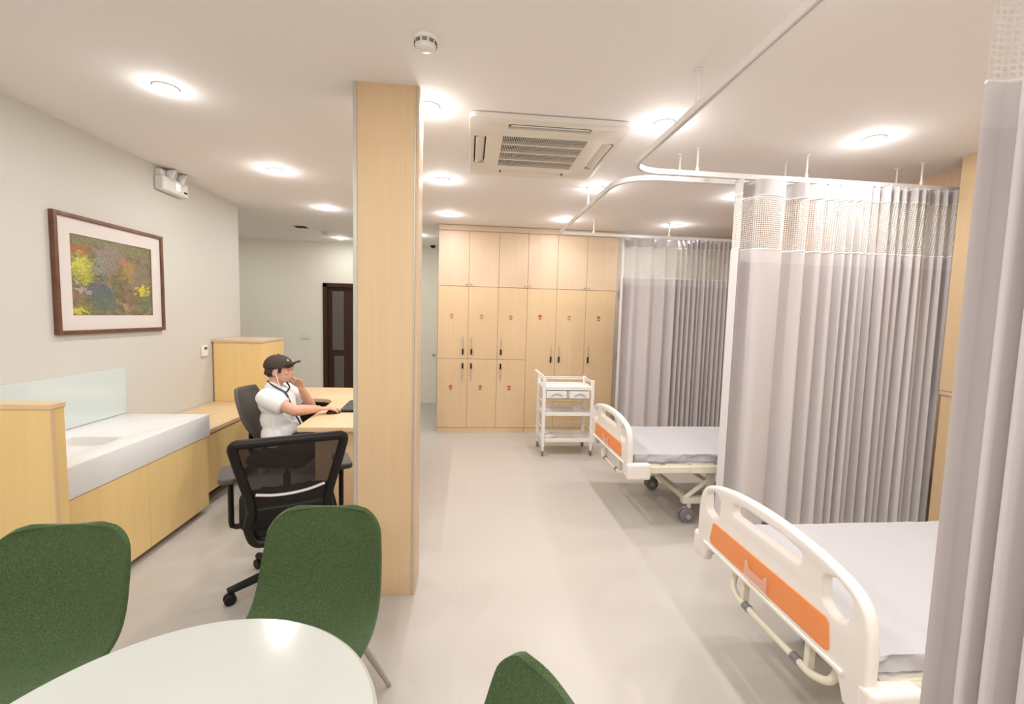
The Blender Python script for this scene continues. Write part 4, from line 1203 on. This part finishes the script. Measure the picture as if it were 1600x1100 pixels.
# hair under the cap
bm = B(); ellipsoid(bm, (-1.470, PY, 1.098), (.088, .078, .076), tilt, 24)
capsule(bm, (-1.530, PY, 1.065), (-1.525, PY, 1.05), .035, .02)
for s in (-1, 1):
    capsule(bm, (-1.418, PY+s*.068, 1.105), (-1.418, PY+s*.068, 1.075), .010, .006)
    for _ in (0,):
        capsule(bm, (-1.49, PY+s*.062, 1.08), (-1.52, PY+s*.04, 1.055), .016, .012)
remesh('hair', bm, 'hair', pe, .005, 2)
# cap: dome, brim, emblem
bm = B(); ellipsoid(bm, (-1.458, PY, 1.120), (.108, .090, .090), Matrix.Rotation(math.radians(4), 3, 'Y'), 32)
bmesh.ops.bisect_plane(bm, geom=bm.verts[:]+bm.edges[:]+bm.faces[:], plane_co=(-1.458, PY, 1.112), plane_no=(-.03, 0, 1), clear_inner=True)
cap = obj('cap', bm, 'cap', pe, world=True); md = cap.modifiers.new('s', 'SOLIDIFY'); md.thickness = .005
bm = B(); rows = []
for i in range(9):
    t_ = i/8
    row = []
    for j in range(13):
        u = -1+2*j/12
        a = u*1.15
        x0 = -1.458+.104*math.cos(a*.9); y0 = PY+.086*math.sin(a*.95)
        x1 = -1.295-.035*u*u; y1 = PY+.070*u
        x_ = x0+(x1-x0)*t_; y_ = y0+(y1-y0)*t_
        row.append(bm.verts.new((x_, y_, 1.122+.036*t_-.018*u*u*(.4+.6*t_)+.006*math.sin(PI*t_))))
    rows.append(row)
for a, b_ in zip(rows, rows[1:]):
    for j in range(12): bm.faces.new((a[j], a[j+1], b_[j+1], b_[j]))
brim = obj('cap_brim', bm, 'cap', cap, world=True); md = brim.modifiers.new('s', 'SOLIDIFY'); md.thickness = .012
obj('cap_emblem', lathe(B(), [(.008, 0), (.008, .002), (.006, .003)], 16, axis_mtx((-1.376, PY-.030, 1.168), (.85, -.35, .5))), 'mat_board', cap, world=True)
obj('cap_button', lathe(B(), [(.008, 0), (.007, .004), (0, .006)], 14, axis_mtx((-1.458, PY, 1.2095), (0, 0, 1))), 'cap', cap, world=True)
# face details
for s in (-1, 1):
    e_ = obj('eye', ellipsoid(B(), (-1.3738, PY+s*.032, 1.0925), (.008, .010, .0042)), 'eye_white', pe, world=True)
    obj('iris', ellipsoid(B(), (-1.3672, PY+s*.031, 1.0925), (.003, .006, .0045)), 'hair', e_, world=True)
    obj('eyebrow', tube(B(), [(-1.366, PY+s*.016, 1.108), (-1.362, PY+s*.034, 1.112), (-1.374, PY+s*.052, 1.107)], [.003, .0035, .002], 6), 'hair', pe, world=True)
obj('lips', tube(B(), [(-1.366, PY-.020, 1.0355), (-1.3585, PY, 1.0365), (-1.366, PY+.020, 1.0355)], [.003, .006, .003], 8), 'lips', pe, world=True)
# earphone lead and navy lanyard
obj('earphone', tube(B(), catmull([(-1.442, PY-.087, 1.075), (-1.436, PY-.086, 1.04), (-1.425, PY-.078, .99), (-1.412, PY-.068, .955)], 5), .0035, 8), 'white_plastic', pe, world=True)
def cord(pts, r_): return tube(B(), catmull(pts, 6), r_, 8)
obj('lanyard', cord([(-1.525, PY-.035, 1.005), (-1.48, PY-.075, .985), (-1.425, PY-.082, .955), (-1.378, PY-.078, .925), (-1.352, PY-.078, .87), (-1.325, PY-.07, .78), (-1.288, PY-.055, .70), (-1.278, PY-.045, .655)], .0065), 'navy', pe, world=True)
obj('lanyard', cord([(-1.42, PY+.055, .985), (-1.385, PY+.02, .955), (-1.378, PY-.03, .935), (-1.378, PY-.078, .925)], .0065), 'navy', pe, world=True)
